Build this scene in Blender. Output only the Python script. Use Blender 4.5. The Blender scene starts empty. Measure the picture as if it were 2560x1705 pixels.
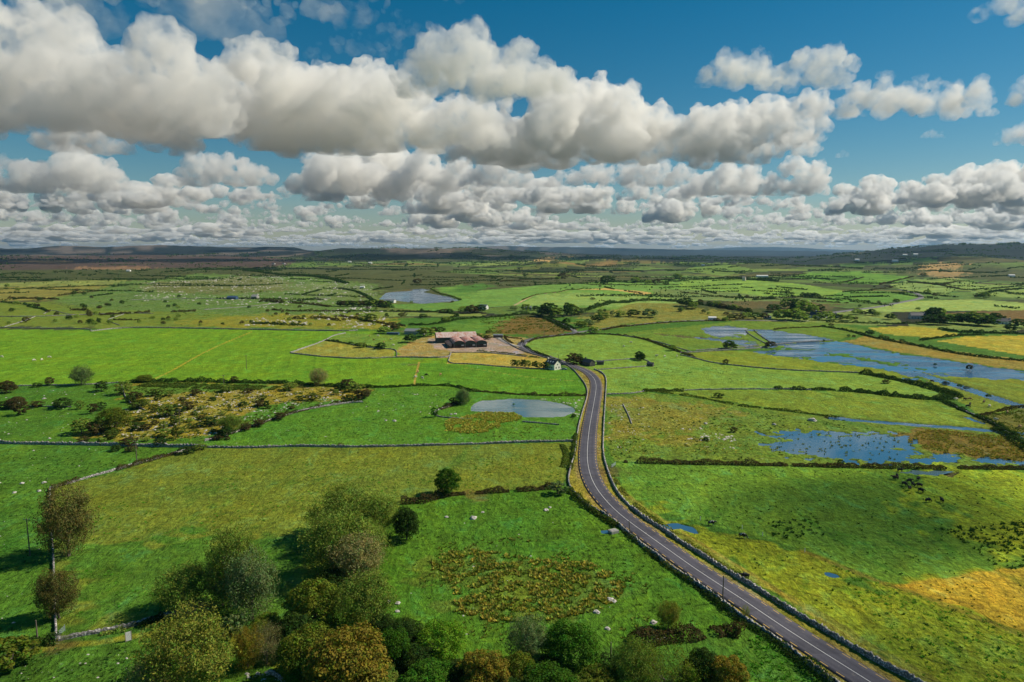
import bpy, bmesh, math, random
import numpy as np
from mathutils import Vector, Matrix
sc = bpy.context.scene
COL = sc.collection
R = math.radians
# ------------------------------------------------------------ camera
F = 1707.0; HZ = 628.0; CAMH = 82.0; K = 1.0875          # K: traced pixels -> 2560 px
pitch = math.atan((852.5 - HZ) / F)
cd = bpy.data.cameras.new("camera"); cam = bpy.data.objects.new("camera", cd); COL.objects.link(cam)
cd.sensor_width = 36; cd.lens = 36 * F / 2560; cd.clip_start = 1; cd.clip_end = 300000
cam.location = (0, 0, CAMH); cam.rotation_euler = (math.pi/2 - pitch, 0, 0); sc.camera = cam
# ------------------------------------------------------------ sky and sun
SE = R(42); SA = R(14)
w = bpy.data.worlds.new("World"); sc.world = w; w.use_nodes = True
nt = w.node_tree; sky = nt.nodes.new('ShaderNodeTexSky'); sky.sky_type = 'NISHITA'; sky.sun_disc = False
sky.sun_elevation = SE; sky.sun_rotation = math.pi/2 - SA
sky.air_density = 1.0; sky.dust_density = 0.2; sky.ozone_density = 3.0
hs = nt.nodes.new('ShaderNodeHueSaturation'); hs.inputs['Hue'].default_value = 0.484; hs.inputs['Saturation'].default_value = 1.5
hs.inputs['Value'].default_value = 0.82
nt.links.new(sky.outputs[0], hs.inputs['Color']); nt.links.new(hs.outputs[0], nt.nodes['Background'].inputs[0])
nt.nodes['Background'].inputs[1].default_value = 0.075
ld = bpy.data.lights.new('sun', 'SUN'); ld.energy = 5.0; ld.angle = R(.5); ld.color = (1, .92, .77)
sun = bpy.data.objects.new('sun', ld); COL.objects.link(sun)
SUND = Vector((math.cos(SE)*math.cos(SA), math.cos(SE)*math.sin(SA), math.sin(SE)))
sun.rotation_euler = SUND.to_track_quat('Z', 'Y').to_euler()
sc.view_settings.view_transform = 'Standard'; sc.view_settings.look = 'None'; sc.view_settings.gamma = 1
sc.view_settings.exposure = 0.0
sc.cycles.use_denoising = True; sc.cycles.volume_bounces = 10; sc.cycles.max_bounces = 12
sc.cycles.transparent_max_bounces = 24

# ------------------------------------------------------------ noise
class PN:
    def __init__(s, seed):
        r = np.random.RandomState(seed); s.p = np.tile(r.permutation(256), 3)
        v = r.normal(size=(256, 3)); s.g = v/np.linalg.norm(v, axis=1)[:, None]
    def __call__(s, P):
        P = np.asarray(P, dtype=float); i = np.floor(P).astype(np.int64); f = P - i; i &= 255
        u = f*f*f*(f*(f*6-15)+10); out = np.zeros(len(P))
        for a in (0, 1):
            ha = s.p[i[:, 0]+a]
            for b in (0, 1):
                hb = s.p[ha+i[:, 1]+b]
                for c in (0, 1):
                    gr = s.g[s.p[hb+i[:, 2]+c]]
                    dd = gr[:, 0]*(f[:, 0]-a)+gr[:, 1]*(f[:, 1]-b)+gr[:, 2]*(f[:, 2]-c)
                    wt = (u[:, 0] if a else 1-u[:, 0])*(u[:, 1] if b else 1-u[:, 1])*(u[:, 2] if c else 1-u[:, 2])
                    out += wt*dd
        return out*1.6
pn = PN(3)
def n2(x, y, s, o=0.0):
    x = np.ravel(x); y = np.ravel(y)
    return pn(np.stack([x/s+o, y/s+o*1.7, np.full_like(x, o*.37+.5)], 1))
def sstep(a, b, x):
    t = np.clip((x-a)/(b-a), 0, 1); return t*t*(3-2*t)

# ------------------------------------------------------------ terrain height (metres)
def dirx(dx): return (dx*K-1280)/F                       # tangent of the azimuth of a traced column
RIDGES = [  # (distance, near spread, far spread, [(column, skyline row) ...])
    (9500, 1500, 3000, [(-900, 572), (-200, 570), (0, 571), (30, 573), (75, 572), (115, 568), (180, 566.5), (250, 568), (330, 565.5), (400, 565), (470, 567), (560, 568), (620, 567), (680, 569), (712, 576), (740, 578), (790, 573), (830, 575), (900, 584), (1000, 590)]),
    (6500, 900, 2200, [(300, 590), (560, 588), (700, 583), (780, 577), (860, 574.5), (930, 575.5), (1000, 575), (1080, 574.5), (1160, 579), (1250, 583), (1350, 588), (1500, 594)]),
    (17000, 2500, 4000, [(900, 590), (1040, 576), (1080, 570), (1130, 567), (1165, 566), (1210, 567.5), (1300, 568), (1360, 568.5), (1450, 571), (1540, 573), (1620, 575), (1750, 576), (1900, 577.5), (2050, 579), (2400, 585)]),
    (27000, 3000, 5000, [(1400, 585), (1560, 577), (1640, 571), (1700, 568.5), (1790, 568), (1830, 569.5), (1900, 573), (1990, 576), (2100, 584)]),
    (5200, 1500, 2200, [(1850, 596), (1940, 585), (1990, 579), (2040, 572), (2090, 569), (2180, 563.5), (2250, 562), (2300, 560), (2354, 559), (2600, 558), (3200, 562)]),
]
BUMPS = [  # (column, distance, height, spread across, spread in depth)
    (1270, 3300, 34, 150, 260), (1480, 960, 9, 170, 60), (1990, 2300, 16, 420, 300), (1640, 1750, 7, 260, 200),
    (2250, 1500, 7, 350, 180), (1340, 1330, 6, 130, 80), (1000, 2300, 12, 400, 300), (450, 2500, 14, 700, 350), (1100, 1750, 6, 90, 90),
    (1750, 2900, 26, 300, 260), (2150, 3200, 35, 380, 300), (2330, 2700, 22, 250, 250), (1880, 1350, 5, 260, 110), (1450, 3900, 26, 500, 350), (200, 1700, 6, 400, 150), (720, 1900, 8, 300, 150), (520, 1450, 4.5, 300, 90), (1450, 640, 1.5, 70, 60)]
FLATS = [(960, 1280, 330), (1990, 640, 330), (1700, 850, 250), (2300, 560, 250)]
def relief(x, y):
    sh = np.shape(x); x = np.ravel(np.asarray(x, float)); y = np.ravel(np.asarray(y, float))
    r = np.hypot(x, y); tx = x/np.maximum(y, 1.0)
    amp = 0.25*sstep(100, 300, r) + 1.2*sstep(500, 1000, r) + 5*sstep(1000, 2200, r) + 7*sstep(2500, 6000, r)
    for (c, d, s) in FLATS:
        a = dirx(c); cx = a*d; amp = amp*(1-0.95*np.exp(-(((x-cx)**2+(y-d)**2)/s**2)**1.5))
    z = amp*(0.75*n2(x, y, 420, 1.3)+0.45*n2(x, y, 170, 5.1)+.12*n2(x, y, 60, 2.2))
    for (c, d, h, sx, sy) in BUMPS:
        z = z + h*np.exp(-((x-dirx(c)*d)/sx)**2-((y-d)/sy)**2)
    front = (y > 0)
    for (d, s0, s1, prof) in RIDGES:
        px = np.array([dirx(p[0]) for p in prof]); pz = np.array([CAMH-(p[1]*K-HZ)/F*d*1.0 for p in prof])
        top = np.interp(tx, px, pz) + 5*n2(x, y, d/14, 9.1)
        dd = y-d + d*.06*n2(x, y, d/6, 3.3)
        g = np.exp(-(np.where(dd < 0, dd/s0, dd/s1))**2)
        z = z + np.where(front, np.maximum(top-0, 0)*g, 0)
    return z.reshape(sh)
def rays(D):
    D = np.atleast_2d(np.asarray(D, float)); a = (D[:, 0]*K-1280)/F; b = -(D[:, 1]*K-852.5)/F
    cp, sp = math.cos(pitch), math.sin(pitch)
    return np.stack([a, cp+b*sp, -sp+b*cp], 1)
TS = np.geomspace(60, 30000, 900)
def hits(D):
    """points of the ground seen at traced positions D"""
    v = rays(D); out = []
    for q in v:
        q = q/math.hypot(q[0], q[1]); P = TS[:, None]*q; P[:, 2] += CAMH
        f = P[:, 2]-relief(P[:, 0], P[:, 1]); k = np.argmax(f < 0)
        if not (f < 0).any(): k = len(TS)-1
        k = max(k, 1); t0, t1 = TS[k-1], TS[k]
        for _ in range(3):
            tt = np.linspace(t0, t1, 9); P = tt[:, None]*q; P[:, 2] += CAMH
            g = P[:, 2]-relief(P[:, 0], P[:, 1]); j = max(int(np.argmax(g < 0)), 1) if (g < 0).any() else 8
            t0, t1 = tt[j-1], tt[j]
        t = (t0+t1)/2; out.append((t*q[0], t*q[1], CAMH+t*q[2]))
    return np.array(out)
def hit(dx, dy): return Vector(hits([(dx, dy)])[0])
def px_m(p):                                             # metres per traced pixel at p
    return math.sqrt(p[0]**2+p[1]**2+(CAMH-p[2])**2)*K/F/1.0
def chaikin(P, n=2):
    P = np.asarray(P, float)
    for _ in range(n):
        a = P[:-1]*.75+P[1:]*.25; b = P[:-1]*.25+P[1:]*.75
        P = np.concatenate([P[:1], np.stack([a, b], 1).reshape(-1, P.shape[1]), P[-1:]])
    return P
def resample(P, step):
    P = np.asarray(P, float); s = np.concatenate([[0], np.cumsum(np.linalg.norm(np.diff(P[:, :2], axis=0), axis=1))])
    n = max(2, int(s[-1]/step)+1); t = np.linspace(0, s[-1], n)
    return np.stack([np.interp(t, s, P[:, i]) for i in range(P.shape[1])], 1), s[-1]
def line(D, step=1.0, smooth=2):
    P = hits(D)[:, :2]
    if smooth: P = chaikin(P, smooth)
    return resample(P, step)[0]

# ------------------------------------------------------------ object helpers
def tag(o, label=None, cat=None, group=None, kind=None):
    if label: o['label'] = label
    if cat: o['category'] = cat
    if group: o['group'] = group
    if kind: o['kind'] = kind
    return o
def mesh_np(name, V, Fc, mat=None, parent=None, smooth=False, attrs=None, colors=None):
    V = np.asarray(V, np.float32); Fc = np.asarray(Fc, np.int32); k = Fc.shape[1]
    me = bpy.data.meshes.new(name); me.vertices.add(len(V)); me.vertices.foreach_set('co', V.ravel())
    me.loops.add(Fc.size); me.loops.foreach_set('vertex_index', Fc.ravel())
    me.polygons.add(len(Fc)); me.polygons.foreach_set('loop_start', np.arange(0, Fc.size, k, dtype=np.int32))
    me.polygons.foreach_set('loop_total', np.full(len(Fc), k, np.int32))
    if smooth: me.polygons.foreach_set('use_smooth', np.ones(len(Fc), bool))
    for nm, a in (attrs or {}).items():
        me.attributes.new(nm, 'FLOAT', 'POINT').data.foreach_set('value', np.asarray(a, np.float32))
    for nm, a in (colors or {}).items():
        a = np.asarray(a, np.float32); a = np.concatenate([a, np.ones((len(a), 1), np.float32)], 1)
        me.attributes.new(nm, 'FLOAT_COLOR', 'POINT').data.foreach_set('color', a.ravel())
    me.update(calc_edges=True); me.validate()
    if mat: me.materials.append(mat)
    o = bpy.data.objects.new(name, me); COL.objects.link(o)
    if parent: o.parent = parent
    return o
def empty(name, loc, rz=0, label=None, cat=None, group=None):
    o = bpy.data.objects.new(name, None); COL.objects.link(o); o.location = loc; o.rotation_euler = (0, 0, rz)
    o.empty_display_size = .5
    return tag(o, label, cat, group)
def copy_tree(root, **kw):
    r = root.copy(); COL.objects.link(r)
    for ch in root.children:
        c = ch.copy(); COL.objects.link(c); c.parent = r
        for g in ch.children:
            d = g.copy(); COL.objects.link(d); d.parent = c
    return r
class MB:
    """collects boxes, prisms and tubes into one mesh"""
    def __init__(s): s.v = []; s.f = []
    def add(s, V, Fc):
        n = len(s.v); s.v += [tuple(q) for q in V]; s.f += [tuple(i+n for i in q) for q in Fc]; return s
    def box(s, x0, x1, y0, y1, z0, z1):
        V = [(x, y, z) for z in (z0, z1) for (x, y) in ((x0, y0), (x1, y0), (x1, y1), (x0, y1))]
        return s.add(V, [(3, 2, 1, 0), (4, 5, 6, 7), (0, 1, 5, 4), (1, 2, 6, 5), (2, 3, 7, 6), (3, 0, 4, 7)])
    def prism(s, prof, y0, y1, close=True):               # profile in x,z run along y
        n = len(prof); V = [(x, y0, z) for x, z in prof]+[(x, y1, z) for x, z in prof]
        Fc = [(i, (i+1) % n, n+(i+1) % n, n+i) for i in range(n)]
        if close: Fc += [tuple(range(n-1, -1, -1)), tuple(range(n, 2*n))]
        return s.add(V, Fc)
    def tube(s, p, q, r0, r1, n=6):
        p = Vector(p); q = Vector(q); d = (q-p).normalized(); a = d.orthogonal().normalized(); b = d.cross(a)
        V = [p+(a*math.cos(t)+b*math.sin(t))*r0 for t in [2*math.pi*i/n for i in range(n)]]
        V += [q+(a*math.cos(t)+b*math.sin(t))*r1 for t in [2*math.pi*i/n for i in range(n)]]
        return s.add(V, [(i, (i+1) % n, n+(i+1) % n, n+i) for i in range(n)]+[tuple(range(n-1, -1, -1)), tuple(range(n, 2*n))])
    def build(s, name, mat, parent=None, smooth=False):
        me = bpy.data.meshes.new(name); me.from_pydata([tuple(v) for v in s.v], [], s.f); me.update()
        bm = bmesh.new(); bm.from_mesh(me); bmesh.ops.recalc_face_normals(bm, faces=bm.faces); bm.to_mesh(me); bm.free()
        if smooth:
            for p in me.polygons: p.use_smooth = True
        me.materials.append(mat); o = bpy.data.objects.new(name, me); COL.objects.link(o)
        if parent: o.parent = parent
        return o

# ------------------------------------------------------------ materials
def lin(c): return tuple(((v/255)/12.92 if v/255 <= .04045 else ((v/255+.055)/1.055)**2.4) for v in c)
class NT:
    def __init__(s, name):
        s.m = bpy.data.materials.new(name); s.m.use_nodes = True; s.t = s.m.node_tree; s.t.nodes.clear()
        s.out = s.t.nodes.new('ShaderNodeOutputMaterial')
    def n(s, ty, ins=None, **props):
        q = s.t.nodes.new('ShaderNode'+ty)
        for k, v in props.items(): setattr(q, k, v)
        for k, v in (ins or {}).items():
            if isinstance(v, bpy.types.NodeSocket): s.t.links.new(v, q.inputs[k])
            else:
                i = q.inputs[k]
                if i.type == 'RGBA' and len(v) == 3: v = (*v, 1)
                i.default_value = v
        return q
    def math(s, op, a, b=0.0, clamp=False):
        q = s.n('Math', {0: a, 1: b}, operation=op); q.use_clamp = clamp; return q.outputs[0]
    def noise(s, vec, scale, detail=3, rough=.55, dist=0.0):
        return s.n('TexNoise', {'Vector': vec, 'Scale': scale, 'Detail': detail, 'Roughness': rough, 'Distortion': dist}).outputs[0]
    def ramp(s, v, a, b): return s.n('MapRange', {0: v, 1: a, 2: b, 3: 0.0, 4: 1.0}, clamp=True).outputs[0]
    def rng(s, v, a, b, c, d): return s.n('MapRange', {0: v, 1: a, 2: b, 3: c, 4: d}, clamp=True).outputs[0]
    def mix(s, f, a, b, mode='MIX'):
        q = s.t.nodes.new('ShaderNodeMix'); q.data_type = 'RGBA'; q.blend_type = mode
        for k, v in ((0, f), (6, a), (7, b)):
            if isinstance(v, bpy.types.NodeSocket): s.t.links.new(v, q.inputs[k])
            else: q.inputs[k].default_value = (*v, 1) if isinstance(v, tuple) and len(v) == 3 else v
        return q.outputs[2]
    def bright(s, col, v):
        g = s.n('CombineXYZ', {0: v, 1: v, 2: v}).outputs[0]; return s.mix(1.0, col, g, 'MULTIPLY')
    def pos(s): return s.n('NewGeometry').outputs['Position']
    def obj(s): return s.n('TexCoord').outputs['Object']
    def surf(s, col, rough=.8, bump=None, bstr=.5, bdist=.1, metallic=0.0, spec=.3):
        d = {'Base Color': col, 'Roughness': rough, 'Metallic': metallic, 'Specular IOR Level': spec}
        if bump is not None: d['Normal'] = s.n('Bump', {'Strength': bstr, 'Distance': bdist, 'Height': bump}).outputs[0]
        p = s.n('BsdfPrincipled', d); s.t.links.new(p.outputs[0], s.out.inputs[0]); return p
def simple(name, col, rough=.8, var=.25, scale=1.5, bstr=.3, bd=.03, metallic=0.0, spec=.3):
    t = NT(name); p = t.obj(); a = t.noise(p, scale, 5, .6)
    c = t.bright(tuple(col), t.rng(a, .3, .7, 1-var, 1+var)); t.surf(c, rough, a, bstr, bd, metallic, spec); return t.m

def ground_mat():
    t = NT('pasture'); P = t.pos()
    base = t.n('Attribute', attribute_name='field').outputs['Color']
    rough = t.n('Attribute', attribute_name='rough').outputs['Fac']
    rock = t.n('Attribute', attribute_name='rock').outputs['Fac']
    far = t.n('Attribute', attribute_name='far').outputs['Fac']
    sm = t.n('Mapping', {0: P, 3: (1.0, .6, 1.0)}).outputs[0]
    nA = t.noise(P, .03, 3, .6, .4); nB = t.noise(sm, .13, 4, .65, .9); nC = t.noise(sm, .75, 4, .7, .6); nD = t.noise(P, 4.0, 3, .6)
    nE = t.noise(sm, .32, 3, .6, 1.2)
    # hue drift between sappy yellow green, blue green and straw
    c = t.mix(t.ramp(nA, .40, .72), base, t.mix(1.0, base, (1.22, 1.04, .75), 'MULTIPLY'))
    c = t.mix(t.ramp(nB, .55, .68), c, t.mix(1.0, c, (.80, 1.0, 1.9), 'MULTIPLY'))
    nG = t.noise(sm, .06, 4, .7, 1.4)
    c = t.mix(t.ramp(nG, .54, .66), c, t.mix(1.0, c, (.66, .86, .8), 'MULTIPLY'))
    c = t.mix(t.ramp(nG, .44, .34), c, t.mix(1.0, c, (1.3, 1.18, 1.1), 'MULTIPLY'))
    c = t.mix(t.math('MULTIPLY', t.ramp(nE, .56, .72), .55), c, t.mix(1.0, c, (1.5, 1.18, .9), 'MULTIPLY'))
    c = t.mix(t.math('MULTIPLY', t.ramp(nB, .47, .25), t.rng(rough, 0, 1, .2, .8)), c, t.mix(1.0, c, (1.18, .95, .78), 'MULTIPLY'))
    c = t.bright(c, t.rng(nB, .3, .7, .74, 1.22))
    c = t.mix(t.rng(rough, 0, .6, .45, 1.0), c, t.bright(c, t.rng(nC, .32, .68, .50, 1.42)))
    c = t.bright(c, t.rng(t.noise(t.n('Mapping', {0: P, 2: (0, 0, .5), 3: (.35, 1.3, 1)}).outputs[0], .5, 3, .65, 1.5), .32, .68, .72, 1.25))
    c = t.mix(t.rng(rough, 0, .6, .5, 1.0), c, t.bright(c, t.rng(nD, .3, .7, .70, 1.3)))
    # darker tufts
    tuft = t.math('MULTIPLY', t.ramp(t.noise(P, 1.1, 2, .5), .62, .70), t.rng(rough, 0, 1, .30, .95))
    c = t.mix(tuft, c, t.mix(1.0, c, (.42, .48, .45), 'MULTIPLY'))
    # coarser mottling for the distance
    nF = t.noise(P, .016, 5, .7)
    c = t.mix(far, c, t.bright(c, t.rng(nF, .3, .7, .6, 1.35)))
    # limestone
    rs = t.n('Mapping', {0: P, 3: (.55, 1.0, 1.0)}).outputs[0]
    rn = t.noise(rs, .45, 6, .72, .3)
    rk = t.ramp(t.math('ADD', rn, t.math('MULTIPLY', rock, .15)), .665, .71)
    rk = t.math('MULTIPLY', rk, t.ramp(rock, .02, .15))
    c = t.mix(rk, c, t.bright((.50, .46, .40), t.rng(nD, .3, .7, .7, 1.2)))
    h = t.math('ADD', t.math('MULTIPLY', nC, .8), t.math('ADD', t.math('MULTIPLY', nD, .25), t.math('MULTIPLY', nE, 1.0)))
    t.surf(c, .95, h, 1.0, .9, spec=.08)
    return t.m
def water_mat(name, deep, rough=.12, bs=.25, sc_=1.4, calm=.5):
    t = NT(name); P = t.pos(); m = t.n('Mapping', {0: P, 3: (.6, 1.0, 1.0)}).outputs[0]
    a = t.noise(m, sc_, 4, .6); b = t.ramp(t.noise(t.n('Mapping', {0: P, 2: (0, 0, -.25), 3: (.22, 1.0, 1.0)}).outputs[0], .06, 4, .62, .6), calm-.03, calm+.06)
    bp = t.n('Bump', {'Strength': t.rng(b, 0, 1, .03, bs), 'Distance': .3, 'Height': a}).outputs[0]
    pr = t.n('BsdfPrincipled', {'Base Color': tuple(deep), 'Roughness': t.rng(b, 0, 1, .04, rough), 'Specular IOR Level': .5, 'IOR': 1.5, 'Normal': bp}); t.t.links.new(pr.outputs[0], t.out.inputs[0])
    return t.m
def leaf_mat():
    t = NT('foliage'); oi = t.n('ObjectInfo'); lv = t.n('Attribute', attribute_name='lv').outputs['Fac']
    P = t.pos(); a = t.noise(P, .55, 3, .6)
    c = oi.outputs['Color']
    c = t.mix(t.ramp(a, .42, .62), c, t.mix(1.0, c, (1.18, 1.05, .76), 'MULTIPLY'))
    c = t.mix(t.ramp(lv, .55, 1.0), c, t.mix(1.0, c, (.8, 1.1, .9), 'MULTIPLY'))
    c = t.mix(t.ramp(t.noise(P, .9, 2, .5), .50, .60), c, t.mix(1.0, c, (.58, .92, .7), 'MULTIPLY'))
    c = t.bright(c, t.rng(lv, 0, 1, .6, 1.45))
    c = t.bright(c, t.rng(oi.outputs['Random'], 0, 1, .85, 1.15))
    d = t.n('BsdfDiffuse', {'Color': c}).outputs[0]; tr = t.n('BsdfTranslucent', {'Color': t.mix(1.0, c, (1.1, 1.15, .6), 'MULTIPLY')}).outputs[0]
    m = t.n('MixShader', {0: .28, 1: d, 2: tr}).outputs[0]; t.t.links.new(m, t.out.inputs[0]); return t.m
def bark_mat():
    t = NT('bark'); a = t.noise(t.n('Mapping', {0: t.obj(), 3: (6., 6., 1.)}).outputs[0], 3, 4, .6)
    t.surf(t.mix(t.ramp(a, .35, .65), (.10, .075, .05), (.24, .20, .15)), .9, a, .5, .03); return t.m
def wall_mat(name, c1, c2, sc_=2.6):
    t = NT(name); P = t.pos(); v = t.n('TexVoronoi', {'Vector': P, 'Scale': sc_}); a = t.noise(P, .6, 4, .65); b = t.noise(P, 5, 3, .6)
    c = t.mix(v.outputs['Color'], tuple(c1), tuple(c2)); sep = t.n('SeparateColor', {0: v.outputs['Color']}).outputs[0]
    c = t.mix(sep, tuple(c1), tuple(c2))
    c = t.mix(t.ramp(v.outputs['Distance'], .28, .50), c, t.bright(c, .35))
    c = t.mix(t.ramp(a, .56, .66), c, (.10, .12, .05)); c = t.bright(c, t.rng(b, .3, .7, .75, 1.25))
    t.surf(c, .9, v.outputs['Distance'], .6, .12, spec=.2); return t.m
def asphalt_mat():
    t = NT('asphalt'); P = t.pos(); a = t.noise(P, .25, 4, .6); b = t.noise(P, 9, 2, .5)
    at_ = t.n('Attribute', attribute_name='lane').outputs['Fac']
    c = t.mix(t.ramp(a, .35, .65), (.044, .040, .054), (.070, .064, .080))
    c = t.mix(t.math('MULTIPLY', at_, .6), c, (.105, .098, .115)); c = t.bright(c, t.rng(b, .3, .7, .82, 1.18))
    pt = t.n('TexVoronoi', {'Vector': t.n('Mapping', {0: P, 2: (0, 0, .9), 3: (.05, .22, .1)}).outputs[0], 'Scale': 1.0}).outputs['Color']; pt = t.n('SeparateColor', {0: pt}).outputs[0]
    c = t.bright(c, t.rng(pt, .0, 1.0, .82, 1.14)); c = t.mix(t.ramp(t.noise(P, .5, 5, .75), .60, .66), c, (.15, .135, .12))
    t.surf(c, .75, b, .25, .01, spec=.35); return t.m
def paint_mat(name, col):
    t = NT(name); a = t.noise(t.pos(), 6, 4, .7)
    t.surf(t.bright(tuple(col), t.rng(a, .35, .6, .65, 1.0)), .6); return t.m
M = {}
M['ground'] = ground_mat(); M['leaf'] = leaf_mat(); M['bark'] = bark_mat(); M['asphalt'] = asphalt_mat()
M['water'] = water_mat('flood_water', (.03, .10, .19), .16, .9)
M['still'] = water_mat('still_water', (.04, .12, .20), .04, .06)
M['pond'] = water_mat('pond_water', (.10, .17, .18), .08, .5, calm=.52)
M['wall'] = wall_mat('dry_stone', (.34, .31, .30), (.78, .73, .68))
M['wallpale'] = wall_mat('roadside_stone', (.48, .45, .43), (.76, .72, .68), 2.2)
M['white'] = paint_mat('white_paint', (.75, .73, .70)); M['yellow'] = paint_mat('yellow_paint', (.70, .45, .12))
M['stone'] = simple('limestone', (.50, .46, .41), .9, .3, 2.0, .6, .1)

# ------------------------------------------------------------ traced layout (columns and rows of the photograph, projected on the terrain)
ROAD_C = [(2300, 1760), (2150, 1664), (2070, 1613), (1998.6, 1568), (1900, 1506), (1802, 1443.8), (1719, 1387), (1657, 1347), (1596, 1307), (1540, 1267), (1488, 1230), (1445, 1199), (1411, 1171), (1383, 1140), (1365, 1113), (1355, 1087), (1350.5, 1062), (1350, 1040), (1352, 1008), (1356, 977), (1361, 950), (1366, 923), (1369.5, 903), (1371, 886), (1367, 871), (1353.5, 857), (1334, 847), (1312, 839.5), (1291, 832), (1272, 824.5), (1247.5, 816.5), (1222, 808.8), (1206, 801.6), (1198, 795), (1199, 788.4), (1211, 782.6), (1230, 777.5), (1261, 773.2), (1300, 769), (1322, 765)]
LANE_N = [(1322, 765), (1322, 761), (1312, 756), (1297, 747), (1275, 736), (1258, 731), (1235, 726)]
LANE_E = [(1322, 765), (1350, 761), (1384, 757), (1412, 751.5), (1453, 748.3), (1494, 743), (1563, 738), (1640, 735.5), (1760, 737), (1860, 738)]
LANE_FAR = [(2067, 666), (2090, 670), (2110, 676), (2122, 684), (2100, 690), (2060, 697), (2020, 706), (1950, 714), (1905, 720)]
TRACK_UP = [(1182, 702), (1200, 692), (1226, 678), (1250, 675), (1300, 670), (1330, 664)]
BARN_LANE = [(1143, 776), (1160, 786), (1176, 793), (1196, 797)]
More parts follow.
